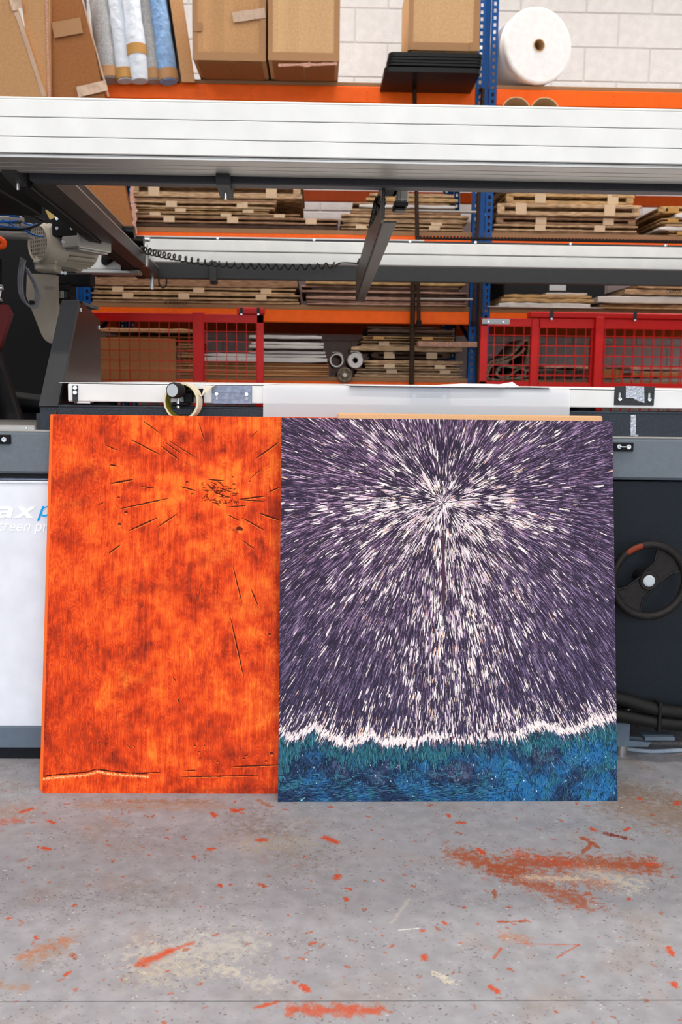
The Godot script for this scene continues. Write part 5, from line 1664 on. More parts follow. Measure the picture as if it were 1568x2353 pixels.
func handwheel(t: Node3D):
	var c: Vector3 = Vector3(0.7632, 0.4540, 0.0200)
	var rr: float = 0.0838
	var st := mb()
	var pts := []
	for i in 49:
		var a := TAU * i / 48.0
		pts.append(c + Vector3(cos(a) * rr, sin(a) * rr, 0))
	tube(st, pts, 0.0095, 12, false)
	var w := obj("handwheel", st, M.wheel_plastic, t, "dark plastic handwheel with two broad spokes")
	# worn paint on the rim
	st = mb()
	var arc := []
	for i in 9:
		var a := 1.75 + i * 0.075
		arc.append(c + Vector3(cos(a) * rr, sin(a) * rr, 0.0016))
	tube(st, arc, [0.004, 0.0084, 0.0086, 0.0085, 0.0086, 0.0085, 0.0084, 0.0084, 0.004], 10)
	obj("paint_smudge", st, M.paint_smudge, w, "orange paint rubbed onto the rim")
	# two opposite spokes that widen to the rim
	for s in [1.0, -1.0]:
		st = mb()
		var u: float = rr * 0.97
		var poly := PackedVector2Array()
		for q in [[-0.14, 0.22], [0.14, 0.52], [0.20, 0.95], [0.42, 0.90], [0.62, 0.76], [0.78, 0.60], [0.93, 0.28], [0.62, 0.20], [0.20, -0.14], [0.0, -0.1]]:
			poly.append(Vector2(q[0] * u * s, q[1] * u * s))
		prism(st, poly, -0.009, -0.002, Transform3D(Basis(), c))
		var sp := obj("spoke", st, M.wheel_plastic, w)
		st = mb()
		var rib := []
		for q in [[-0.14, 0.22], [0.14, 0.52], [0.20, 0.95]]:
			rib.append(c + Vector3(q[0] * u * s, q[1] * u * s, -0.001))
		tube(st, rib, 0.0022, 6)
		rib = []
		for q in [[0.20, -0.14], [0.62, 0.20], [0.93, 0.28]]:
			rib.append(c + Vector3(q[0] * u * s, q[1] * u * s, -0.001))
		tube(st, rib, 0.0022, 6)
		obj("edge_rib", st, M.wheel_plastic, sp)
	st = mb()
	var hr: float = 0.0224
	lathe(st, [Vector2(hr * 0.6, 0.005), Vector2(hr * 0.92, 0.005), Vector2(hr, 0.003), Vector2(hr, -0.012), Vector2(hr * 0.8, -0.055), Vector2(hr * 0.8, -0.066)], Transform3D(Basis(), c), 28)
	obj("hub", st, M.wheel_plastic, w)
	st = mb()
	lathe(st, [Vector2(0.0, 0.0075), Vector2(hr * 0.45, 0.0068), Vector2(hr * 0.6, 0.0052), Vector2(hr * 0.6, 0.001)], Transform3D(Basis(), Vector3(c.x - 0.001, c.y, c.z)), 24)
	obj("hub_cap", st, M.cap_grey, w, "round grey hub cap")
	# socket for the crank handle
	st = mb()
	lathe(st, [Vector2(0.0032, -0.004), Vector2(0.0032, 0.001), Vector2(0.0048, 0.001), Vector2(0.0048, -0.004)], Transform3D(Basis(), Vector3(0.7124, 0.3918, 0.0220)), 16)
	obj("handle_socket", st, M.tag_yellow, w, "brass ring where the crank handle goes")
	st = mb()
	bx(st, 0.7024, 0.7135, 0.3985, 0.4067, 0.016, 0.023, 0.001)
	obj("socket_lug", st, M.wheel_plastic, w)


# ------------------------------------------------------------------ the carriage above the bed
func build_carriage():
	var t := thing("screen_carriage", "white and dark grey carriage frame spanning above the print bed", "machine frame", Vector3(0.0, 1.33, -1.2))
	var x0 := -1.35
	var x1 := 2.3
	# front beam: three joined extrusions with fine joints between, slotted below
	var yb: float = 1.3695
	var yt: float = 1.4843
	var cuts := [yb, 1.4024, 1.4423, yt - 0.006]
	for i in 3:
		box_part("front_extrusion", [x0, x1, cuts[i] + 0.0006, cuts[i + 1] - 0.0006, -0.10, 0.05], M.white_alu, t, 0.0012)
	box_part("front_extrusion", [x0, x1, yt - 0.006, yt, -0.10, 0.047], M.white_alu, t, 0.002)
	# slotted underside runs back from the front face
	box_part("under_groove", [x0, x1, yb - 0.0022, yb - 0.0002, -0.118, 0.040], M.grey_alu, t)
	for q in [[0.046, -0.004], [-0.0085, -0.043], [-0.0475, -0.084], [-0.0885, -0.115]]:
		box_part("under_slat", [x0, x1, yb - 0.009, yb - 0.0032, q[1], q[0]], M.grey_alu, t, 0.001)
	box_part("under_channel", [x0, x1, yb + 0.001, yb + 0.02, -0.13, -0.10], M.grey_alu, t)
	# dark bar behind and below
	box_part("front_bar", [-0.6661, x1, 1.3449, 1.3730 + 0.02, -0.17, -0.12], M.dark_bar, t, 0.003)
	# clamps that hang over the bar
	for q in [[-0.2361, -0.2057, 1.3368, 1.3872, 0.028], [-0.7167, -0.6846, 1.3506, 1.3884, 0.02]]:
		var st := mb()
		var w := 0.0
		var prof := PackedVector2Array([Vector2(-0.09, q[3]), Vector2(-0.085, q[3] - 0.003), Vector2(-0.08, q[2] + 0.012), Vector2(-0.088, q[2]), Vector2(-0.19, q[2] - 0.012), Vector2(-0.20, q[3])])
		prism(st, prof, q[0], q[1], Transform3D(Basis(Vector3(0, 0, 1), Vector3(0, 1, 0), Vector3(1, 0, 0)), Vector3.ZERO))
		var c := obj("screen_clamp", st, M.charcoal, t)
		st = mb()
		tube(st, [Vector3((q[0] + q[1]) / 2.0, q[2] - 0.006, -0.15), Vector3((q[0] + q[1]) / 2.0, q[2] - 0.022, -0.15)], 0.004, 8)
		obj("clamp_pin", st, M.bright_steel, c)
	# rear beam
	var zr := -2.35
	box_part("rear_extrusion", [-1.25, x1, 1.4697 + 0.0025, 1.5193, -2.47, zr], M.white_alu, t, 0.002)
	box_part("rear_extrusion", [-1.25, x1, 1.4199, 1.4697 - 0.0025, -2.47, zr], M.white_alu, t, 0.002)
	box_part("rear_groove", [-0.6587, x1, 1.4661, 1.4738, -2.46, zr - 0.03], M.grey_alu, t)
	box_part("rear_track", [-0.8481, x1, 1.5193, 1.5289, -2.45, zr - 0.004], M.dark_bar, t, 0.002)
	box_part("track_lip", [-0.8499, 0.4707, 1.5302, 1.5350, -2.44, -2.36], M.white_alu, t)
	for x in [-0.4590, -0.0262, 0.4065, 0.7034, 1.1357, 1.5699]:
		var st := mb()
		lathe(st, [Vector2(0.0, 0.004), Vector2(0.006, 0.003), Vector2(0.0075, 0.0), Vector2(0.0075, -0.004)], Transform3D(Basis(), Vector3(x, 1.5272, -2.352)), 12)
		obj("roller", st, M.bolt, t)
	# toothed drive belt on the track
	var st := mb()
	bx(st, 0.4450, x1, 1.5477, 1.5516, -2.44, -2.40)
	var xx: float = 0.4550
	while xx < x1:
		bx(st, xx, xx + 0.010, 1.5496, 1.5593, -2.44, -2.40, 0.002)
		xx += 0.0155
	obj("drive_belt", st, M.rubber, t)
	box_part("rear_bar", [-0.7833, x1, 1.3439, 1.4124, -2.345, -2.3], M.charcoal, t, 0.003)
	st = mb()
	prism(st, PackedVector2Array([Vector2(-2.27, 1.4174), Vector2(-2.27, 1.3327), Vector2(-2.31, 1.3195), Vector2(-2.35, 1.3271), Vector2(-2.35, 1.4174)]), -0.4866, -0.4578, Transform3D(Basis(Vector3(0, 0, 1), Vector3(0, 1, 0), Vector3(1, 0, 0)), Vector3.ZERO))
	obj("screen_clamp", st, M.charcoal, t)
	# left side arm: two channels, one inside the other
	var ax := Transform3D(Basis(Vector3.UP, 0.047), Vector3(-0.614, 0.0, -0.107))
	var st2 := mb()
	bx(st2, -0.058, 0.0, 1.345, 1.392, -2.25, -0.07, 0.002, ax)
	var arm := obj("side_arm", st2, M.channel_brown, t)
	st2 = mb()
	bx(st2, -0.13, -0.046, 1.3935, 1.462, -2.25, -0.07, 0.002, ax)
	obj("arm_top_channel", st2, M.channel_brown, arm)
	st2 = mb()
	bx(st2, -0.092, -0.058, 1.338, 1.39, -2.2, -0.07, 0.002, ax)
	obj("arm_under", st2, M.black, arm)
	for q in [[-0.0005, 1.388], [-0.0465, 1.458]]:
		st2 = mb()
		bx(st2, q[0] - 0.004, q[0] + 0.002, q[1], q[1] + 0.004, -2.25, -0.07, 0.001, ax)
		obj("arm_edge", st2, M.grey_alu, arm)
	# fittings on the arm
	for q in [[-1.55, 1.435, 0.022], [-1.75, 1.43, 0.02]]:
		st = mb()
		tube(st, [Vector3(-0.74, q[1], q[0]), Vector3(-0.685, q[1], q[0])], q[2], 14)
		obj("arm_knob", st, M.black_gloss, arm)
	st = mb()
	tube(st, [Vector3(-0.70, 1.43, -1.86), Vector3(-0.70, 1.345, -1.86)], 0.012, 10)
	tube(st, [Vector3(-0.72, 1.452, -1.86), Vector3(-0.68, 1.452, -1.86)], 0.011, 10)
	obj("stop_screw", st, M.bright_steel, arm)
	st = mb()
	tube(st, [Vector3(-0.74, 1.345, -2.26), Vector3(-0.74, 1.29, -2.26)], 0.009, 8)
	obj("stop_screw", st, M.bolt, arm)
	st = mb()
	tube(st, smooth_path([Vector3(-0.7063, 1.3405, -2.2500), Vector3(-0.7066, 1.3142, -2.2500), Vector3(-0.6915, 1.2975, -2.2500), Vector3(-0.6761, 1.3090, -2.2500), Vector3(-0.6738, 1.3410, -2.2500)], 4), 0.004, 6)
	obj("cable_loop", st, M.rubber, arm)
	# squeegee arm in the middle: web, flange and end bracket
	var ym: float = 1.2763
	var xl: float = 0.1479
	var xr: float = 0.1833
	st = mb()
	var dy := -0.055
	for b in [[xl, xr, 0.0, 0.004], [xl, xl + 0.004, 0.0, 0.11]]:
		var A := [Vector3(b[0], ym + b[2], -0.2), Vector3(b[1], ym + b[2], -0.2), Vector3(b[1], ym + b[3], -0.2), Vector3(b[0], ym + b[3], -0.2)]
		var B := []
		for p in A:
			B.append(Vector3(p.x, p.y + dy, -1.9))
		var o: Vector3 = (A[0] + A[2] + B[0] + B[2]) / 4.0
		quad(st, A[0], A[1], A[2], A[3], o)
		quad(st, B[0], B[1], B[2], B[3], o)
		for i in 4:
			quad(st, A[i], A[(i + 1) % 4], B[(i + 1) % 4], B[i], o)
	var sq := obj("squeegee_arm", st, M.channel_brown, t)
	box_part("end_bracket", [xl - 0.004, xl + 0.003, ym - 0.002, ym + 0.12, -0.2, -0.14], M.black_gloss, sq, 0.001)
	box_part("end_bracket", [xl, xr, ym + 0.072, ym + 0.078, -0.26, -0.19], M.charcoal, sq, 0.001)
	box_part("end_bracket", [xr - 0.008, xr + 0.002, ym + 0.072, ym + 0.12, -0.25, -0.19], M.charcoal, sq, 0.001)
	st = mb()
	bx(st, 0.1869, 0.2145, 1.3360, 1.3739, -0.30, -0.25, 0.002)
	bx(st, 0.1963, 0.2005, 1.3354, 1.3733, -0.26, -0.245)
	obj("air_cylinder", st, M.grey_alu, sq)
	st = mb()
	bx(st, 0.1803, 0.2131, 1.3219, 1.3342, -0.32, -0.235, 0.002)
	bx(st, 0.1813, 0.2100, 1.3153, 1.3205, -0.30, -0.25, 0.002)
	bx(st, 0.1887, 0.2014, 1.3194, 1.3246, -0.29, -0.255)
	obj("cylinder_foot", st, M.black_gloss, sq)
	st = mb()
	bx(st, 0.1562, 0.1842, 1.3235, 1.3886, -1.95, -1.84, 0.002)
	bx(st, 0.1503, 0.1730, 1.3668, 1.3770, -1.86, -1.83, 0.002)
	obj("squeegee_holder", st, M.black_gloss, sq)
	st = mb()
	bx(st, 0.1641, 0.1763, 1.3385, 1.3692, -1.85, -1.825, 0.001)
	tube(st, [Vector3(0.1609, 1.3384, -1.8300), Vector3(0.1938, 1.3525, -1.8300)], 0.006, 8)
	obj("holder_fitting", st, M.bright_steel, sq)
	# coiled air lines
	st = mb()
	coil(st, [Vector3(0.1477, 1.3403, -0.2800), Vector3(0.1550, 1.3512, -0.6000), Vector3(0.1678, 1.3677, -1.0500), Vector3(0.1804, 1.3769, -1.5000), Vector3(0.1883, 1.3863, -1.8000)], 0.012, 0.0042, 0.030, 8)
	obj("coiled_hose", st, M.black_gloss, sq)
	st = mb()
	coil(st, smooth_path([Vector3(-0.8075, 1.3993, -1.3500), Vector3(-0.7757, 1.3988, -1.4500), Vector3(-0.7346, 1.3963, -1.6000), Vector3(-0.6791, 1.3938, -1.7500), Vector3(-0.5978, 1.3941, -1.9500), Vector3(-0.4903, 1.3920, -2.1000), Vector3(-0.3504, 1.3926, -2.2000), Vector3(-0.1815, 1.3940, -2.2400), Vector3(-0.0477, 1.3971, -2.2500), Vector3(0.0676, 1.4074, -2.2600)], 4), 0.0118, 0.0036, 0.037, 10)
	obj("coiled_hose", st, M.black_gloss, t)
	st = mb()
	tube(st, smooth_path([Vector3(0.0677, 1.4018, -2.2600), Vector3(0.0870, 1.4164, -2.2700), Vector3(0.1258, 1.4200, -2.2800), Vector3(0.1693, 1.4078, -2.2000)], 4), 0.004, 6)
	obj("hose_tail", st, M.black_gloss, t)


# ------------------------------------------------------------------ the drive end at the left
func build_drive_end():
	# side shield between bed and drive end
	var t := thing("side_shield", "charcoal edged smoked side plate standing at the left of the print bed", "guard", Vector3(-0.6, 0.83, -0.25))
	var xf := Transform3D(Basis(Vector3(0, 0, 1), Vector3(0, 1, 0), Vector3(1, 0, 0)), Vector3.ZERO)   # local x = z, local depth = x
	var st := mb()
	prism(st, PackedVector2Array([Vector2(-0.03, 0.80), Vector2(-0.055, 0.835), Vector2(-0.27, 1.083), Vector2(-0.30, 1.09), Vector2(-0.52, 1.055), Vector2(-0.52, 0.80)]), -0.603, -0.597, xf)
	obj("plate", st, M.smoke_plate, t)
	# the broad folded edge that faces the room
	st = mb()
	var a: Vector3 = Vector3(-0.6340, 0.8276, -0.0441)
	var fl := [Vector3(-0.6342, 0.8296, -0.0450), Vector3(-0.5987, 0.8300, -0.0450), Vector3(-0.5911, 1.0849, -0.2700), Vector3(-0.6167, 1.0846, -0.2700)]
	fl = [Vector3(-0.637, 0.835, -0.045), Vector3(-0.594, 0.835, -0.045), Vector3(-0.594, 1.086, -0.27), Vector3(-0.637, 1.086, -0.27)]
	var back := Vector3(0, -0.008, -0.012)
	var o: Vector3 = (fl[0] + fl[2]) / 2.0 + back / 2.0
	quad(st, fl[0], fl[1], fl[2], fl[3], o)
	quad(st, fl[0] + back, fl[1] + back, fl[2] + back, fl[3] + back, o)
	for i in 4:
		quad(st, fl[i], fl[(i + 1) % 4], fl[(i + 1) % 4] + back, fl[i] + back, o)
	obj("folded_edge", st, M.charcoal, t)
	st = mb()
	bx(st, -0.637, -0.597, 1.083, 1.09, -0.52, -0.27, 0.002, Transform3D(Basis(Vector3.RIGHT, 0.0), Vector3.ZERO))
	obj("top_fold", st, M.charcoal, t)
	for q in [Vector3(-0.5965, 1.068, -0.30), Vector3(-0.5965, 1.035, -0.505)]:
		st = mb()
		lathe(st, [Vector2(0.0, 0.003), Vector2(0.004, 0.002), Vector2(0.005, 0.0)], Transform3D(Basis(Vector3.UP, PI / 2), q), 12)
		obj("rivet", st, M.bolt, t)
	# black housing round the drive
	t = press
	box_part("drive_back_panel", [-1.75, -1.0, 0.0, 1.80, -1.95, -1.93], M.black, t)
	box_part("drive_side_panel", [-1.75, -1.72, 0.0, 1.36, -1.95, -0.1], M.black, t)
	box_part("drive_cross_panel", [-1.45, -0.66, 0.0, 0.80, -0.95, -0.93], M.black, t)
	# slanting black frame members
	for q in [[Vector3(-0.99, 0.98, -0.80), Vector3(-0.80, 0.62, -0.55), 0.035, "black"], [Vector3(-1.02, 1.26, -0.95), Vector3(-1.0, 0.9, -0.85), 0.03, "black"], [Vector3(-0.86, 0.62, -0.50), Vector3(-0.66, 0.82, -0.35), 0.018, "black"], [Vector3(-1.2, 0.85, -0.9), Vector3(-0.72, 0.80, -0.9), 0.03, "black"]]:
		st = mb()
		tube(st, [q[0], q[1]], q[2], 4)
		obj("frame_member", st, M[q[3]], t)
	box_part("upper_tray", [-1.4, -0.80, 1.36, 1.43, -0.72, -0.30], M.black, t, 0.004)
	box_part("upper_rail", [-0.9875, -0.8118, 1.4041, 1.4203, -0.64, -0.6], M.black_gloss, t, 0.002)
	box_part("upper_rail", [-1.0579, -0.8238, 1.4101, 1.4250, -0.84, -0.8], M.black_gloss, t, 0.002)
	bolt(t, Vector3(-0.8672, 1.4078, -0.5980), 0.007)
	bolt(t, Vector3(-0.8408, 1.4151, -0.5980), 0.005)
	bolt(t, Vector3(-0.8486, 1.4224, -0.7980), 0.005)
	# light grey cover plate with rounded lower edge, partly hidden
	t = thing("cover_plate", "light grey curved cover plate hanging behind the cable loop", "cover", Vector3(-0.9553, 1.0154, -1.3000))
	st = mb()
	var poly := PackedVector2Array()
	for q in [[Vector3(-1.0134, 1.2556, -1.3000)], [Vector3(-0.9147, 1.2511, -1.3000)], [Vector3(-0.9160, 1.0159, -1.3000)], [Vector3(-0.9416, 1.0186, -1.3000)], [Vector3(-0.9565, 1.0274, -1.3000)], [Vector3(-0.9681, 1.0452, -1.3000)], [Vector3(-1.0186, 1.1786, -1.3000)]]:
		poly.append(Vector2(q[0].x, q[0].y))
	prism(st, poly, -1.34, -1.3)
	obj("plate", st, M.cover_grey, t)
	writing(t, "12651", Vector3(-0.9560, 1.1971, -1.2980), 0.016, M.cable_grey, 0.034)
	# geared motor
	t = thing("gear_motor", "beige grey geared motor with slotted fan cover at the left end", "motor", Vector3(-0.9294, 1.2507, -1.2000))
	var c: Vector3 = Vector3(-0.9168, 1.3330, -1.1200)
	var ax := Transform3D(Basis(Vector3.UP, -0.75), c)
	var r: float = 0.0684
	st = mb()
	lathe(st, [Vector2(r * 0.76, 0.006), Vector2(r * 0.84, 0.010), Vector2(r * 0.97, 0.0), Vector2(r, -0.015), Vector2(r, -0.07), Vector2(r * 0.92, -0.072)], ax, 36)
	var fc := obj("fan_cover", st, M.motor_grey, t)
	st = mb()
	for i in range(-4, 5):
		var u := i * r * 0.185
		var h := sqrt(maxf(0.0, r * r * 0.62 - u * u))
		bx(st, u - 0.0022, u + 0.0022, -h, h, 0.0, 0.005, 0.0, ax)
		bx(st, -h, h, u - 0.0022, u + 0.0022, 0.0, 0.005, 0.0, ax)
	obj("fan_grille", st, M.motor_grey, fc)
	st = mb()
	lathe(st, [Vector2(0.0, -0.06), Vector2(r * 0.8, -0.06), Vector2(r * 0.8, -0.064)], ax, 24)
	obj("fan_well", st, M.charcoal, fc)
	st = mb()
	lathe(st, [Vector2(r * 0.84, -0.07), Vector2(r * 0.84, -0.19), Vector2(0.0, -0.19)], ax, 30)
	for i in 20:
		var a2 := TAU * i / 20.0
		bx(st, r * 0.82, r * 0.96, -0.002, 0.002, -0.18, -0.075, 0.0, ax * Transform3D(Basis(Vector3(0, 0, 1), a2), Vector3.ZERO))
	obj("finned_body", st, M.motor_grey, t)
	var tb := box_part("terminal_box", [-0.9384, -0.8674, 1.2468, 1.2943, -1.2, -1.12], M.motor_grey, t, 0.006)
	box_part("terminal_lid", [-0.9397, -0.8631, 1.2686, 1.2825, -1.2, -1.112], M.motor_grey, tb, 0.004)
	var gb := box_part("gearbox", [-0.8899, -0.8284, 1.2668, 1.3242, -1.34, -1.22], M.motor_grey, t, 0.006)
	st = mb()
	lathe(st, [Vector2(0.0, 0.002), Vector2(0.006, 0.002), Vector2(0.008, 0.0)], Transform3D(Basis(), Vector3(-0.8432, 1.2871, -1.2200)), 14)
	obj("plug", st, M.motor_grey, gb)
	# black mounting plate with bolts, silver cylinder
	t = thing("cylinder_mount", "black bolted plate carrying a silver pneumatic cylinder beside the motor", "bracket", Vector3(-0.8302, 1.3109, -1.1000))
	var pl := box_part("mount_plate", [-0.8667, -0.7842, 1.3510, 1.4194, -1.12, -1.08], M.black, t, 0.003)
	for q in [Vector3(-0.8494, 1.4067, -1.0800), Vector3(-0.8501, 1.3767, -1.0800), Vector3(-0.8026, 1.3774, -1.0800), Vector3(-0.8033, 1.4061, -1.0800)]:
		bolt(pl, q, 0.0055)
	st = mb()
	var cy := Transform3D(Basis(Vector3.UP, -0.5), Vector3(-0.7987, 1.3323, -1.0600))
	bx(st, -0.045, 0.03, -0.018, 0.02, -0.16, 0.0, 0.004, cy)
	bx(st, -0.038, 0.022, -0.024, -0.018, -0.15, -0.01, 0.002, cy)
	bx(st, -0.036, -0.028, 0.02, 0.023, -0.15, -0.01, 0.001, cy)
	bx(st, 0.012, 0.020, 0.02, 0.023, -0.15, -0.01, 0.001, cy)
	var cl := obj("cylinder_body", st, M.grey_alu, t)
	bolt(cl, Vector3(-0.8240, 1.3312, -1.0550), 0.006)
	bolt(cl, Vector3(-0.7752, 1.3334, -1.0550), 0.006)
	st = mb()
	tube(st, [Vector3(-0.7731, 1.3775, -1.0500), Vector3(-0.7766, 1.3504, -1.0800)], 0.009, 8)
	tube(st, [Vector3(-0.7515, 1.3376, -1.2000), Vector3(-0.7458, 1.3288, -1.2200)], 0.010, 8)
	obj("air_fitting", st, M.bright_steel, cl)
	# bluish white bearing plate, shaft and black flange
	t = thing("bearing_plate", "pale grey bearing plate with black diamond flange under the coiled hose", "bracket", Vector3(-0.8812, 1.3339, -1.9000))
	box_part("plate", [-0.9974, -0.7756, 1.3410, 1.4228, -2.0, -1.95], M.white_alu, t, 0.003)
	box_part("slot_strip", [-1.0073, -0.7408, 1.3254, 1.3412, -2.02, -1.94], M.grey_alu, t, 0.002)
	st = mb()
	var fcx: Vector3 = Vector3(-0.8622, 1.3906, -1.9400)
	var dia := PackedVector2Array()
	for i in 24:
		var a3 := TAU * i / 24.0
		var rr2 := 0.026 + 0.014 * pow(absf(cos(a3 - 1.0)), 6.0)
		dia.append(Vector2(cos(a3) * rr2, sin(a3) * rr2))
	prism(st, dia, 0.0, 0.016, Transform3D(Basis(), fcx))
	obj("flange", st, M.black, t)
	st = mb()
	tube(st, [fcx, Vector3(-0.8421, 1.3980, -1.7000)], 0.016, 12)
	obj("shaft", st, M.charcoal, t)
	st = mb()
	bx(st, -0.9932, -0.9649, 1.3559, 1.4028, -1.95, -1.935, 0.001)
	bx(st, -0.8132, -0.7706, 1.3361, 1.3778, -1.95, -1.935, 0.001)
	var ib := obj("black_insert", st, M.black, t)
	bolt(ib, Vector3(-0.9800, 1.3657, -1.9350), 0.007)
	bolt(ib, Vector3(-0.7944, 1.3633, -1.9350), 0.006)
	bolt(ib, Vector3(-0.8082, 1.3857, -1.9350), 0.006)
	# manifold with blue air tubes
	t = thing("valve_manifold", "pale valve manifold with blue air tubes at the left edge", "valves", Vector3(-0.9466, 1.3297, -0.9500))
	box_part("manifold_rail", [-1.0469, -0.9020, 1.3293, 1.3464, -1.0, -0.95], M.grey_alu, t, 0.002)
	for q in [[-1.0384, -0.9683, 1.3805, 1.3950], [-0.9643, -0.9306, 1.3814, 1.3959], [-1.0256, -0.9717, 1.3608, 1.3740], [-0.9690, -0.9393, 1.3602, 1.3734], [-0.9352, -0.9015, 1.3647, 1.3766]]:
		box_part("valve", [q[0], q[1], q[2], q[3], -1.0, -0.97], M.grey_alu, t, 0.002)
	for q in [[Vector3(-1.0149, 1.3966, -0.9400), Vector3(-0.9617, 1.3935, -0.9400), Vector3(-0.9314, 1.3903, -0.9500)], [Vector3(-1.0158, 1.3705, -0.9400), Vector3(-0.9726, 1.3722, -0.9300), Vector3(-0.9384, 1.3784, -0.9500)], [Vector3(-1.0128, 1.3638, -0.9300), Vector3(-0.9598, 1.3568, -0.9300), Vector3(-0.9094, 1.3564, -0.9400), Vector3(-0.8919, 1.3661, -0.9500)], [Vector3(-0.9822, 1.3788, -0.9400), Vector3(-0.9597, 1.3713, -0.9400), Vector3(-0.9467, 1.3611, -0.9400)], [Vector3(-0.9185, 1.3735, -0.9500), Vector3(-0.8959, 1.3660, -0.9500), Vector3(-0.8825, 1.3717, -0.9600)], [Vector3(-0.9162, 1.3511, -0.9400), Vector3(-0.8887, 1.3372, -0.9500), Vector3(-0.8646, 1.3351, -0.9700)]]:
		st = mb()
		tube(st, smooth_path(q, 5), 0.0032, 6)
		obj("air_tube", st, M.tube_blue, t)
	for q in [[Vector3(-1.0099, 1.3519, -0.9200), Vector3(-0.9304, 1.3493, -0.9200), Vector3(-0.8797, 1.3606, -0.9300), Vector3(-0.8512, 1.3838, -0.9500)], [Vector3(-1.0114, 1.4054, -0.9300), Vector3(-0.9183, 1.4082, -0.9300), Vector3(-0.8459, 1.4313, -0.9600)], [Vector3(-1.0108, 1.4236, -0.9300), Vector3(-0.9053, 1.3993, -0.9300), Vector3(-0.8447, 1.3747, -0.9500)]]:
		st = mb()
		tube(st, smooth_path(q, 5), 0.004, 6)
		obj("black_cable", st, M.rubber, t)
	st = mb()
	bx(st, -0.013, 0.013, -0.016, 0.016, -0.0005, 0.0005, 0.0, Transform3D(Basis(Vector3(0, 0, 1), 0.45), Vector3(-0.8385, 1.4068, -0.9700)))
	obj("cable_tag", st, M.tag_yellow, t, "yellow cable tag")
	st = mb()
	bx(st, -0.8432, -0.8365, 1.4297, 1.4376, -0.96, -0.95, 0.001)
	bx(st, -0.012, 0.012, -0.003, 0.003, -0.002, 0.002, 0.001, Transform3D(Basis(Vector3(0, 0, 1), -0.6), Vector3(-0.8220, 1.4248, -0.9500)))
	obj("cable_clip", st, M.cap_grey, t)
	# loop of grey cables with a tie
	t = thing("cable_loop", "loop of grey cables hanging beside the cover plate", "cables", Vector3(-0.9122, 1.1245, -0.9500))
	for k in 3:
		st = mb()
		var e := Vector3(k * 0.009, -k * 0.006, k * 0.01)
		tube(st, smooth_path([Vector3(-0.9295, 1.2706, -0.9500) + e, Vector3(-0.9392, 1.2175, -0.9500) + e, Vector3(-0.9394, 1.1642, -0.9500) + e, Vector3(-0.9268, 1.1350, -0.9500) + e, Vector3(-0.9108, 1.1259, -0.9500) + e, Vector3(-0.8971, 1.1301, -0.9500) + e, Vector3(-0.8884, 1.1516, -0.9500) + e, Vector3(-0.8904, 1.1783, -0.9500) + e, Vector3(-0.9031, 1.2074, -0.9500) + e, Vector3(-0.9236, 1.2442, -0.9500) + e], 5), 0.0032, 6)
		obj("cable", st, M.cable_grey, t)
	st = mb()
	bx(st, -0.9024, -0.8916, 1.1253, 1.1360, -0.96, -0.925, 0.001)
	obj("cable_tie", st, M.black, t)
	# black cross bar and the cable chain below it
	t = thing("cable_chain", "black cable chain hanging with white and yellow wires inside", "cable chain", Vector3(-0.9213, 1.0965, -1.4000))
	box_part("chain_mount", [-0.9501, -0.8174, 1.2269, 1.2679, -1.48, -1.4], M.black, t, 0.003)
	for q in [Vector3(-0.9172, 1.2689, -1.4000), Vector3(-0.9064, 1.2676, -1.4000)]:
		bolt(t, q, 0.006)
	for i in 8:
		st = mb()
		var y: float = 1.2188 - i * 0.0455
		bx(st, -0.9430, -0.9353, y - 0.02, y + 0.02, -1.47, -1.4)
		bx(st, -0.9013, -0.8904, y - 0.02, y + 0.02, -1.47, -1.4)
		bx(st, -0.9430, -0.8904, y - 0.012, y + 0.008, -1.405, -1.395, 0.002)
		obj("chain_link", st, M.black, t)
	for q in [[136, "wire_yellow"], [141, "label_white"], [145, "label_white"], [150, "cable_grey"]]:
		st = mb()
		var x: float = -0.9482 + (q[0] - 128) / 2288.0 * 3.67
		tube(st, [Vector3(x, 1.2359, -1.42), Vector3(x, 1.0046, -1.42)], 0.003, 6)
		obj("wire", st, M[q[1]], t)
	# red plate, chrome fitting and orange tube cut by the left edge
	t = thing("red_bracket", "red steel plate, shade painted into its colour, with chrome fitting at the left edge", "bracket", Vector3(-0.8882, 0.9911, -0.6000))
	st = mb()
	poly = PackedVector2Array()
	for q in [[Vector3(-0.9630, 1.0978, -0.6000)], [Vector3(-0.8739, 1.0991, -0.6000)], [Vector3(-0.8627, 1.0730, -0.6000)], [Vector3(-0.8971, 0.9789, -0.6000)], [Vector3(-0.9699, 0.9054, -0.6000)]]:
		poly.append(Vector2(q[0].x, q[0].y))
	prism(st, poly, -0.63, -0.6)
	obj("plate", st, M.shaded_red, t)
	st = mb()
	tube(st, [Vector3(-0.9014, 1.1415, -0.6000), Vector3(-0.8820, 1.1465, -0.6000)], 0.008, 12)
	tube(st, [Vector3(-0.9000, 1.1106, -0.6000), Vector3(-0.8878, 1.1156, -0.6000)], 0.009, 8)
	tube(st, [Vector3(-0.8908, 1.1469, -0.6050), Vector3(-0.8969, 1.1087, -0.6050)], 0.006, 10)
	obj("chrome_fitting", st, M.bright_steel, t)
	t = thing("orange_tube", "orange flexible tube end at the left edge below the valves", "tube", Vector3(-0.9609, 1.2837, -0.8500))
	st = mb()
	tube(st, smooth_path([Vector3(-1.0015, 1.3150, -0.8500), Vector3(-0.9691, 1.3117, -0.8500), Vector3(-0.9526, 1.3017, -0.8500), Vector3(-0.9556, 1.2889, -0.8500), Vector3(-0.9765, 1.2860, -0.8500)], 5), 0.009, 10)
	obj("tube", st, M.paint_orange, t)


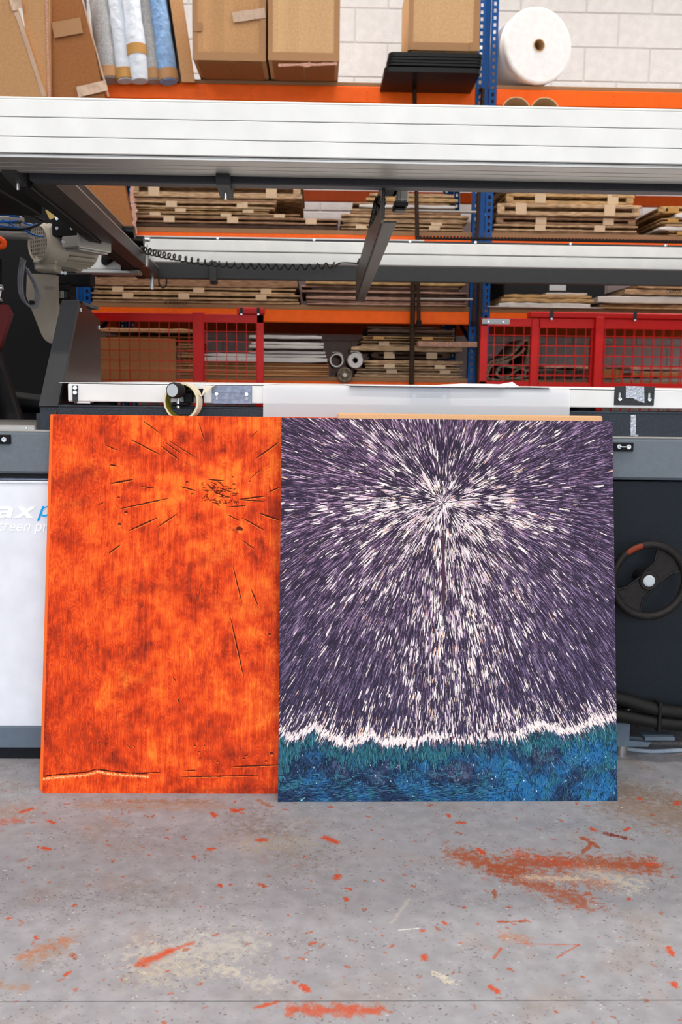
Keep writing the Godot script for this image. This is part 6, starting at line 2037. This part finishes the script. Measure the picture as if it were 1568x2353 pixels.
# ------------------------------------------------------------------ red wire guards
func mesh_wires(t: Node3D, x0: float, x1: float, y0: float, y1: float, z: float, phase := 0.0):
	var st := mb()
	var x := x0 + 0.02 + phase
	while x < x1:
		bx(st, x - 0.0016, x + 0.0016, y0, y1, z - 0.0016, z + 0.0016)
		x += 0.0475
	var y := y0 + 0.02
	while y < y1:
		bx(st, x0, x1, y - 0.0016, y + 0.0016, z + 0.0016, z + 0.0048)
		y += 0.0475
	var o := obj("wire_mesh", st, M.guard_red, t)
	o.set_meta("kind", "stuff")


func build_guards():
	var Z := -2.6
	# left guard
	var t := thing("wire_guard", "red wire mesh guard left of centre behind the print bed", "guard", Vector3(-0.6542, 0.8761, -2.6000))
	var yt: float = 1.2138
	var yb := 0.30
	var xl: float = -1.45
	var xr: float = -0.2654
	var xp: float = -0.5779
	box_part("top_rail", [xl, xp, yt - 0.045, yt - 0.004, -2.62, -2.6], M.guard_red, t, 0.002)
	box_part("top_rail", [xp, xr, 1.1682, 1.2091, -2.62, -2.6], M.guard_red, t, 0.002)
	box_part("post", [-0.6037, -0.5518, yb - 0.3, 1.2162, -2.64, -2.59], M.guard_red, t, 0.003)
	box_part("stile", [-0.2988, xr, yb, 1.2108, -2.62, -2.6], M.guard_red, t, 0.002)
	box_part("bottom_rail", [xl, xr, yb, yb + 0.04, -2.62, -2.6], M.guard_red, t, 0.002)
	var h := box_part("hinge_bracket", [-0.3924, -0.2617, 1.2102, 1.2408, -2.66, -2.585], M.guard_red, t, 0.003)
	for x in [Vector3(-0.3704, 1.2085, -2.5830), Vector3(-0.2897, 1.2096, -2.5830)]:
		bolt(h, x, 0.005)
	for x in [Vector3(-0.3704, 1.2248, -2.5830), Vector3(-0.2897, 1.2259, -2.5830)]:
		var st := mb()
		bx(st, x.x - 0.007, x.x + 0.007, x.y - 0.014, x.y + 0.014, -2.584, -2.578)
		obj("hinge_pin", st, M.charcoal, h)
	mesh_wires(t, xl, xp, yb, yt, -2.605)
	mesh_wires(t, xp, xr, yb, yt - 0.01, -2.605, 0.02)
	# right guard: a short door and two overlapping panels
	t = thing("wire_guard", "red wire mesh guard at the right behind the print bed", "guard", Vector3(1.2852, 0.8832, -2.6000))
	var xa: float = 0.7786
	var xb: float = 1.0317
	var xc: float = 1.3446
	var xd := 2.35
	var y1: float = 1.2085
	box_part("door_rail", [xa, xb, 1.1694, y1, -2.62, -2.6], M.guard_red, t, 0.002)
	box_part("door_rail", [xa, xb, 0.8722, 0.9078, -2.62, -2.6], M.guard_red, t, 0.002)
	box_part("door_stile", [xa, 0.8144, 0.3, y1, -2.62, -2.6], M.guard_red, t, 0.002)
	box_part("door_stile", [1.0232, 1.0590, 0.3, 1.2079, -2.63, -2.59], M.guard_red, t, 0.002)
	var lp := box_part("latch_plate", [0.7826, 0.9170, 1.1790, 1.2037, -2.598, -2.594], M.cap_grey, t, 0.002)
	bolt(lp, Vector3(0.8136, 1.1906, -2.5940), 0.005)
	bolt(lp, Vector3(0.8850, 1.1896, -2.5940), 0.005)
	var tr := box_part("top_cover", [1.0111, xd, 1.2128, 1.2395, -2.66, -2.575], M.guard_red, t, 0.004)
	for q in [Vector3(1.1126, 1.2058, -2.5720), Vector3(1.5155, 1.2051, -2.5720)]:
		bolt(tr, q, 0.0055)
		var st := mb()
		bx(st, q.x - 0.008, q.x + 0.008, q.y + 0.003, q.y + 0.045, -2.576, -2.57)
		obj("hinge_pin", st, M.charcoal, tr)
	box_part("top_rail", [1.0564, xd, 1.1639, 1.2114, -2.62, -2.6], M.guard_red, t, 0.002)
	box_part("bottom_rail", [1.0676, xd, 0.8742, 0.9057, -2.62, -2.6], M.guard_red, t, 0.002)
	box_part("post", [1.3267, 1.3688, 0.0, 1.2190, -2.62, -2.57], M.guard_red, t, 0.003)
	box_part("stile", [1.0612, 1.0654, 0.3, 1.2067, -2.62, -2.6], M.guard_red, t)
	box_part("stile", [1.3177, 1.3389, 0.3, 1.2110, -2.64, -2.61], M.guard_red, t)
	mesh_wires(t, xa, xb, 0.3, y1, -2.605)
	mesh_wires(t, xb, xd, 0.3, 1.1866, -2.605)
	mesh_wires(t, xb, xd, 0.305, 1.1901, -2.68, 0.018)


# ------------------------------------------------------------------ small things
func build_small_things():
	# masking tape hung over the clamp lever
	var c: Vector3 = Vector3(-0.3061, 0.8497, -0.0240)
	var t := thing("masking_tape", "cream masking tape roll hanging on the clamp lever of the bed", "tape", c + Vector3(0, -0.045, 0))
	var xf := Transform3D(Basis(Vector3.UP, -0.30), c)
	var ro: float = 0.0427
	var ri: float = 0.0382
	var st := mb()
	lathe(st, [Vector2(ri, -0.012), Vector2(ri, 0.012), Vector2(ro, 0.012), Vector2(ro, -0.012)], xf, 56, true)
	obj("tape_roll", st, M.masking, t)
	st = mb()
	lathe(st, [Vector2(ri - 0.0012, -0.0122), Vector2(ri - 0.0012, 0.0122), Vector2(ri + 0.0002, 0.0122), Vector2(ri + 0.0002, -0.0122)], xf, 56, true)
	obj("card_core", st, M.tape_core, t, "olive cardboard core")
	# loose end pulled off to the right
	st = mb()
	var path := [Vector3(-0.2789, 0.8813, -0.0200), Vector3(-0.2651, 0.8630, -0.0180), Vector3(-0.2574, 0.8689, -0.0200), Vector3(-0.2500, 0.8778, -0.0240), Vector3(-0.2349, 0.8857, -0.0300)]
	var prev := []
	for p in smooth_path(path, 5):
		var e := [p + Vector3(0.0, 0.001, 0.010), p + Vector3(0.0, -0.001, 0.010), p + Vector3(0, -0.001, -0.012), p + Vector3(0, 0.001, -0.012)]
		if prev:
			for k in 4:
				quad(st, prev[k], prev[(k + 1) % 4], e[(k + 1) % 4], e[k], (prev[0] + e[2]) / 2.0)
		prev = e
	obj("loose_end", st, M.masking, t)
	st = mb()
	prism(st, PackedVector2Array([Vector2(-0.2624, 0.8631), Vector2(-0.2564, 0.8865), Vector2(-0.2544, 0.8914), Vector2(-0.2545, 0.8836), Vector2(-0.2340, 0.8858)]), -0.013, -0.012)
	obj("torn_end", st, M.masking, t)
	# tracing paper draped over the front of the bed
	t = thing("tracing_paper", "translucent white paper sheet draped over the front edge of the bed", "paper", Vector3(0.2249, 0.8279, -0.0400))
	st = mb()
	var xl: float = -0.1258
	var xr: float = 0.5777
	var yt: float = 0.8867 + 0.0012
	var prof := [[yt, -0.9], [yt, -0.08], [yt + 0.001, -0.052], [yt - 0.003, -0.043], [yt - 0.012, -0.040], [yt - 0.035, -0.038], [yt - 0.078, -0.036]]
	var n := 14
	for i in n:
		for j in prof.size() - 1:
			var P := []
			for a in [[i, j], [i + 1, j], [i + 1, j + 1], [i, j + 1]]:
				var f := float(a[0]) / n
				var wav: float = sin(f * 9.0) * 0.0012 * a[1] / 6.0
				P.append(Vector3(lerpf(xl, xr, f), prof[a[1]][0], prof[a[1]][1] + wav))
			st.set_smooth_group(3)
			var o: Vector3 = (P[0] + P[2]) / 2.0 + Vector3(0, -0.01, -0.01)
			quad(st, P[0], P[1], P[2], P[3], o)
	obj("sheet", st, M.tracing_paper, t)
	# loose white sheets lying on the bed with their front edges curling
	t = thing("paper_sheet", "stiff white paper sheet with lifted front edge lying on the bed", "paper", Vector3(0.2632, 0.8895, -0.1000))
	st = mb()
	var y0: float = yt + 0.0015
	bx(st, 0.0700, 0.4265, y0, y0 + 0.0008, -0.75, -0.028)
	obj("sheet", st, M.paper, t)
	t = thing("paper_sheet", "crumpled white paper sheet curling up near the right of the bed", "paper", Vector3(0.3704, 0.8944, -0.2000))
	st = mb()
	var top := []
	for q in [[940, 889], [990, 884], [1060, 881], [1120, 882], [1168, 884], [1178, 878], [1190, 890], [1230, 892]]:
		top.append(q)
	var A := [Vector3(0.2084, 0.8880, -0.0600), Vector3(0.2586, 0.8926, -0.0600), Vector3(0.3290, 0.8970, -0.0600), Vector3(0.3895, 0.8972, -0.0600), Vector3(0.4359, 0.8963, -0.0600), Vector3(0.4478, 0.9024, -0.0600), Vector3(0.4614, 0.8901, -0.0600), Vector3(0.5313, 0.8880, -0.0600)]
	for i in A.size() - 1:
		var a: Vector3 = A[i]
		var b: Vector3 = A[i + 1]
		quad(st, a, b, Vector3(b.x, y0 + 0.001, -0.035), Vector3(a.x, y0 + 0.001, -0.035), (a + b) / 2.0 + Vector3(0, -0.02, -0.01))
		quad(st, a, b, Vector3(b.x, y0 + 0.001, -0.4), Vector3(a.x, y0 + 0.001, -0.4), (a + b) / 2.0 + Vector3(0, -0.02, -0.1))
	obj("sheet", st, M.paper, t)
	t = thing("paper_sheet", "thin white backing sheet overhanging the left end of the bed", "paper", Vector3(-0.4383, 0.8869, -0.1000))
	st = mb()
	bx(st, -0.5913, -0.1282, yt - 0.0006, yt + 0.0004, -1.2, -0.053)
	obj("sheet", st, M.paper, t)
	t = thing("paper_sheet", "thin white backing sheet under the right end of the tracing paper", "paper", Vector3(0.6848, 0.8895, -0.1000))
	st = mb()
	bx(st, 0.5189, 1.5, yt - 0.0006, yt + 0.0004, -1.2, -0.053)
	obj("sheet", st, M.paper, t)
	# pale rope on the floor under the press
	t = thing("floor_cable", "pale twisted cable lying on the floor at the right", "cable", Vector3(0.8224, 0.0050, -0.0929))
	st = mb()
	var pts := []
	for q in [Vector3(0.6575, 0.0060, -0.1241), Vector3(0.7326, 0.0060, -0.1189), Vector3(0.7709, 0.0060, -0.1015), Vector3(0.8196, 0.0060, -0.0844), Vector3(0.8748, 0.0060, -0.0879), Vector3(0.9651, 0.0060, -0.0976), Vector3(1.0526, 0.0060, -0.0984)]:
		pts.append(q)
	tube(st, smooth_path(pts, 6), 0.0055, 8)
	obj("cable", st, M.rope_white, t)
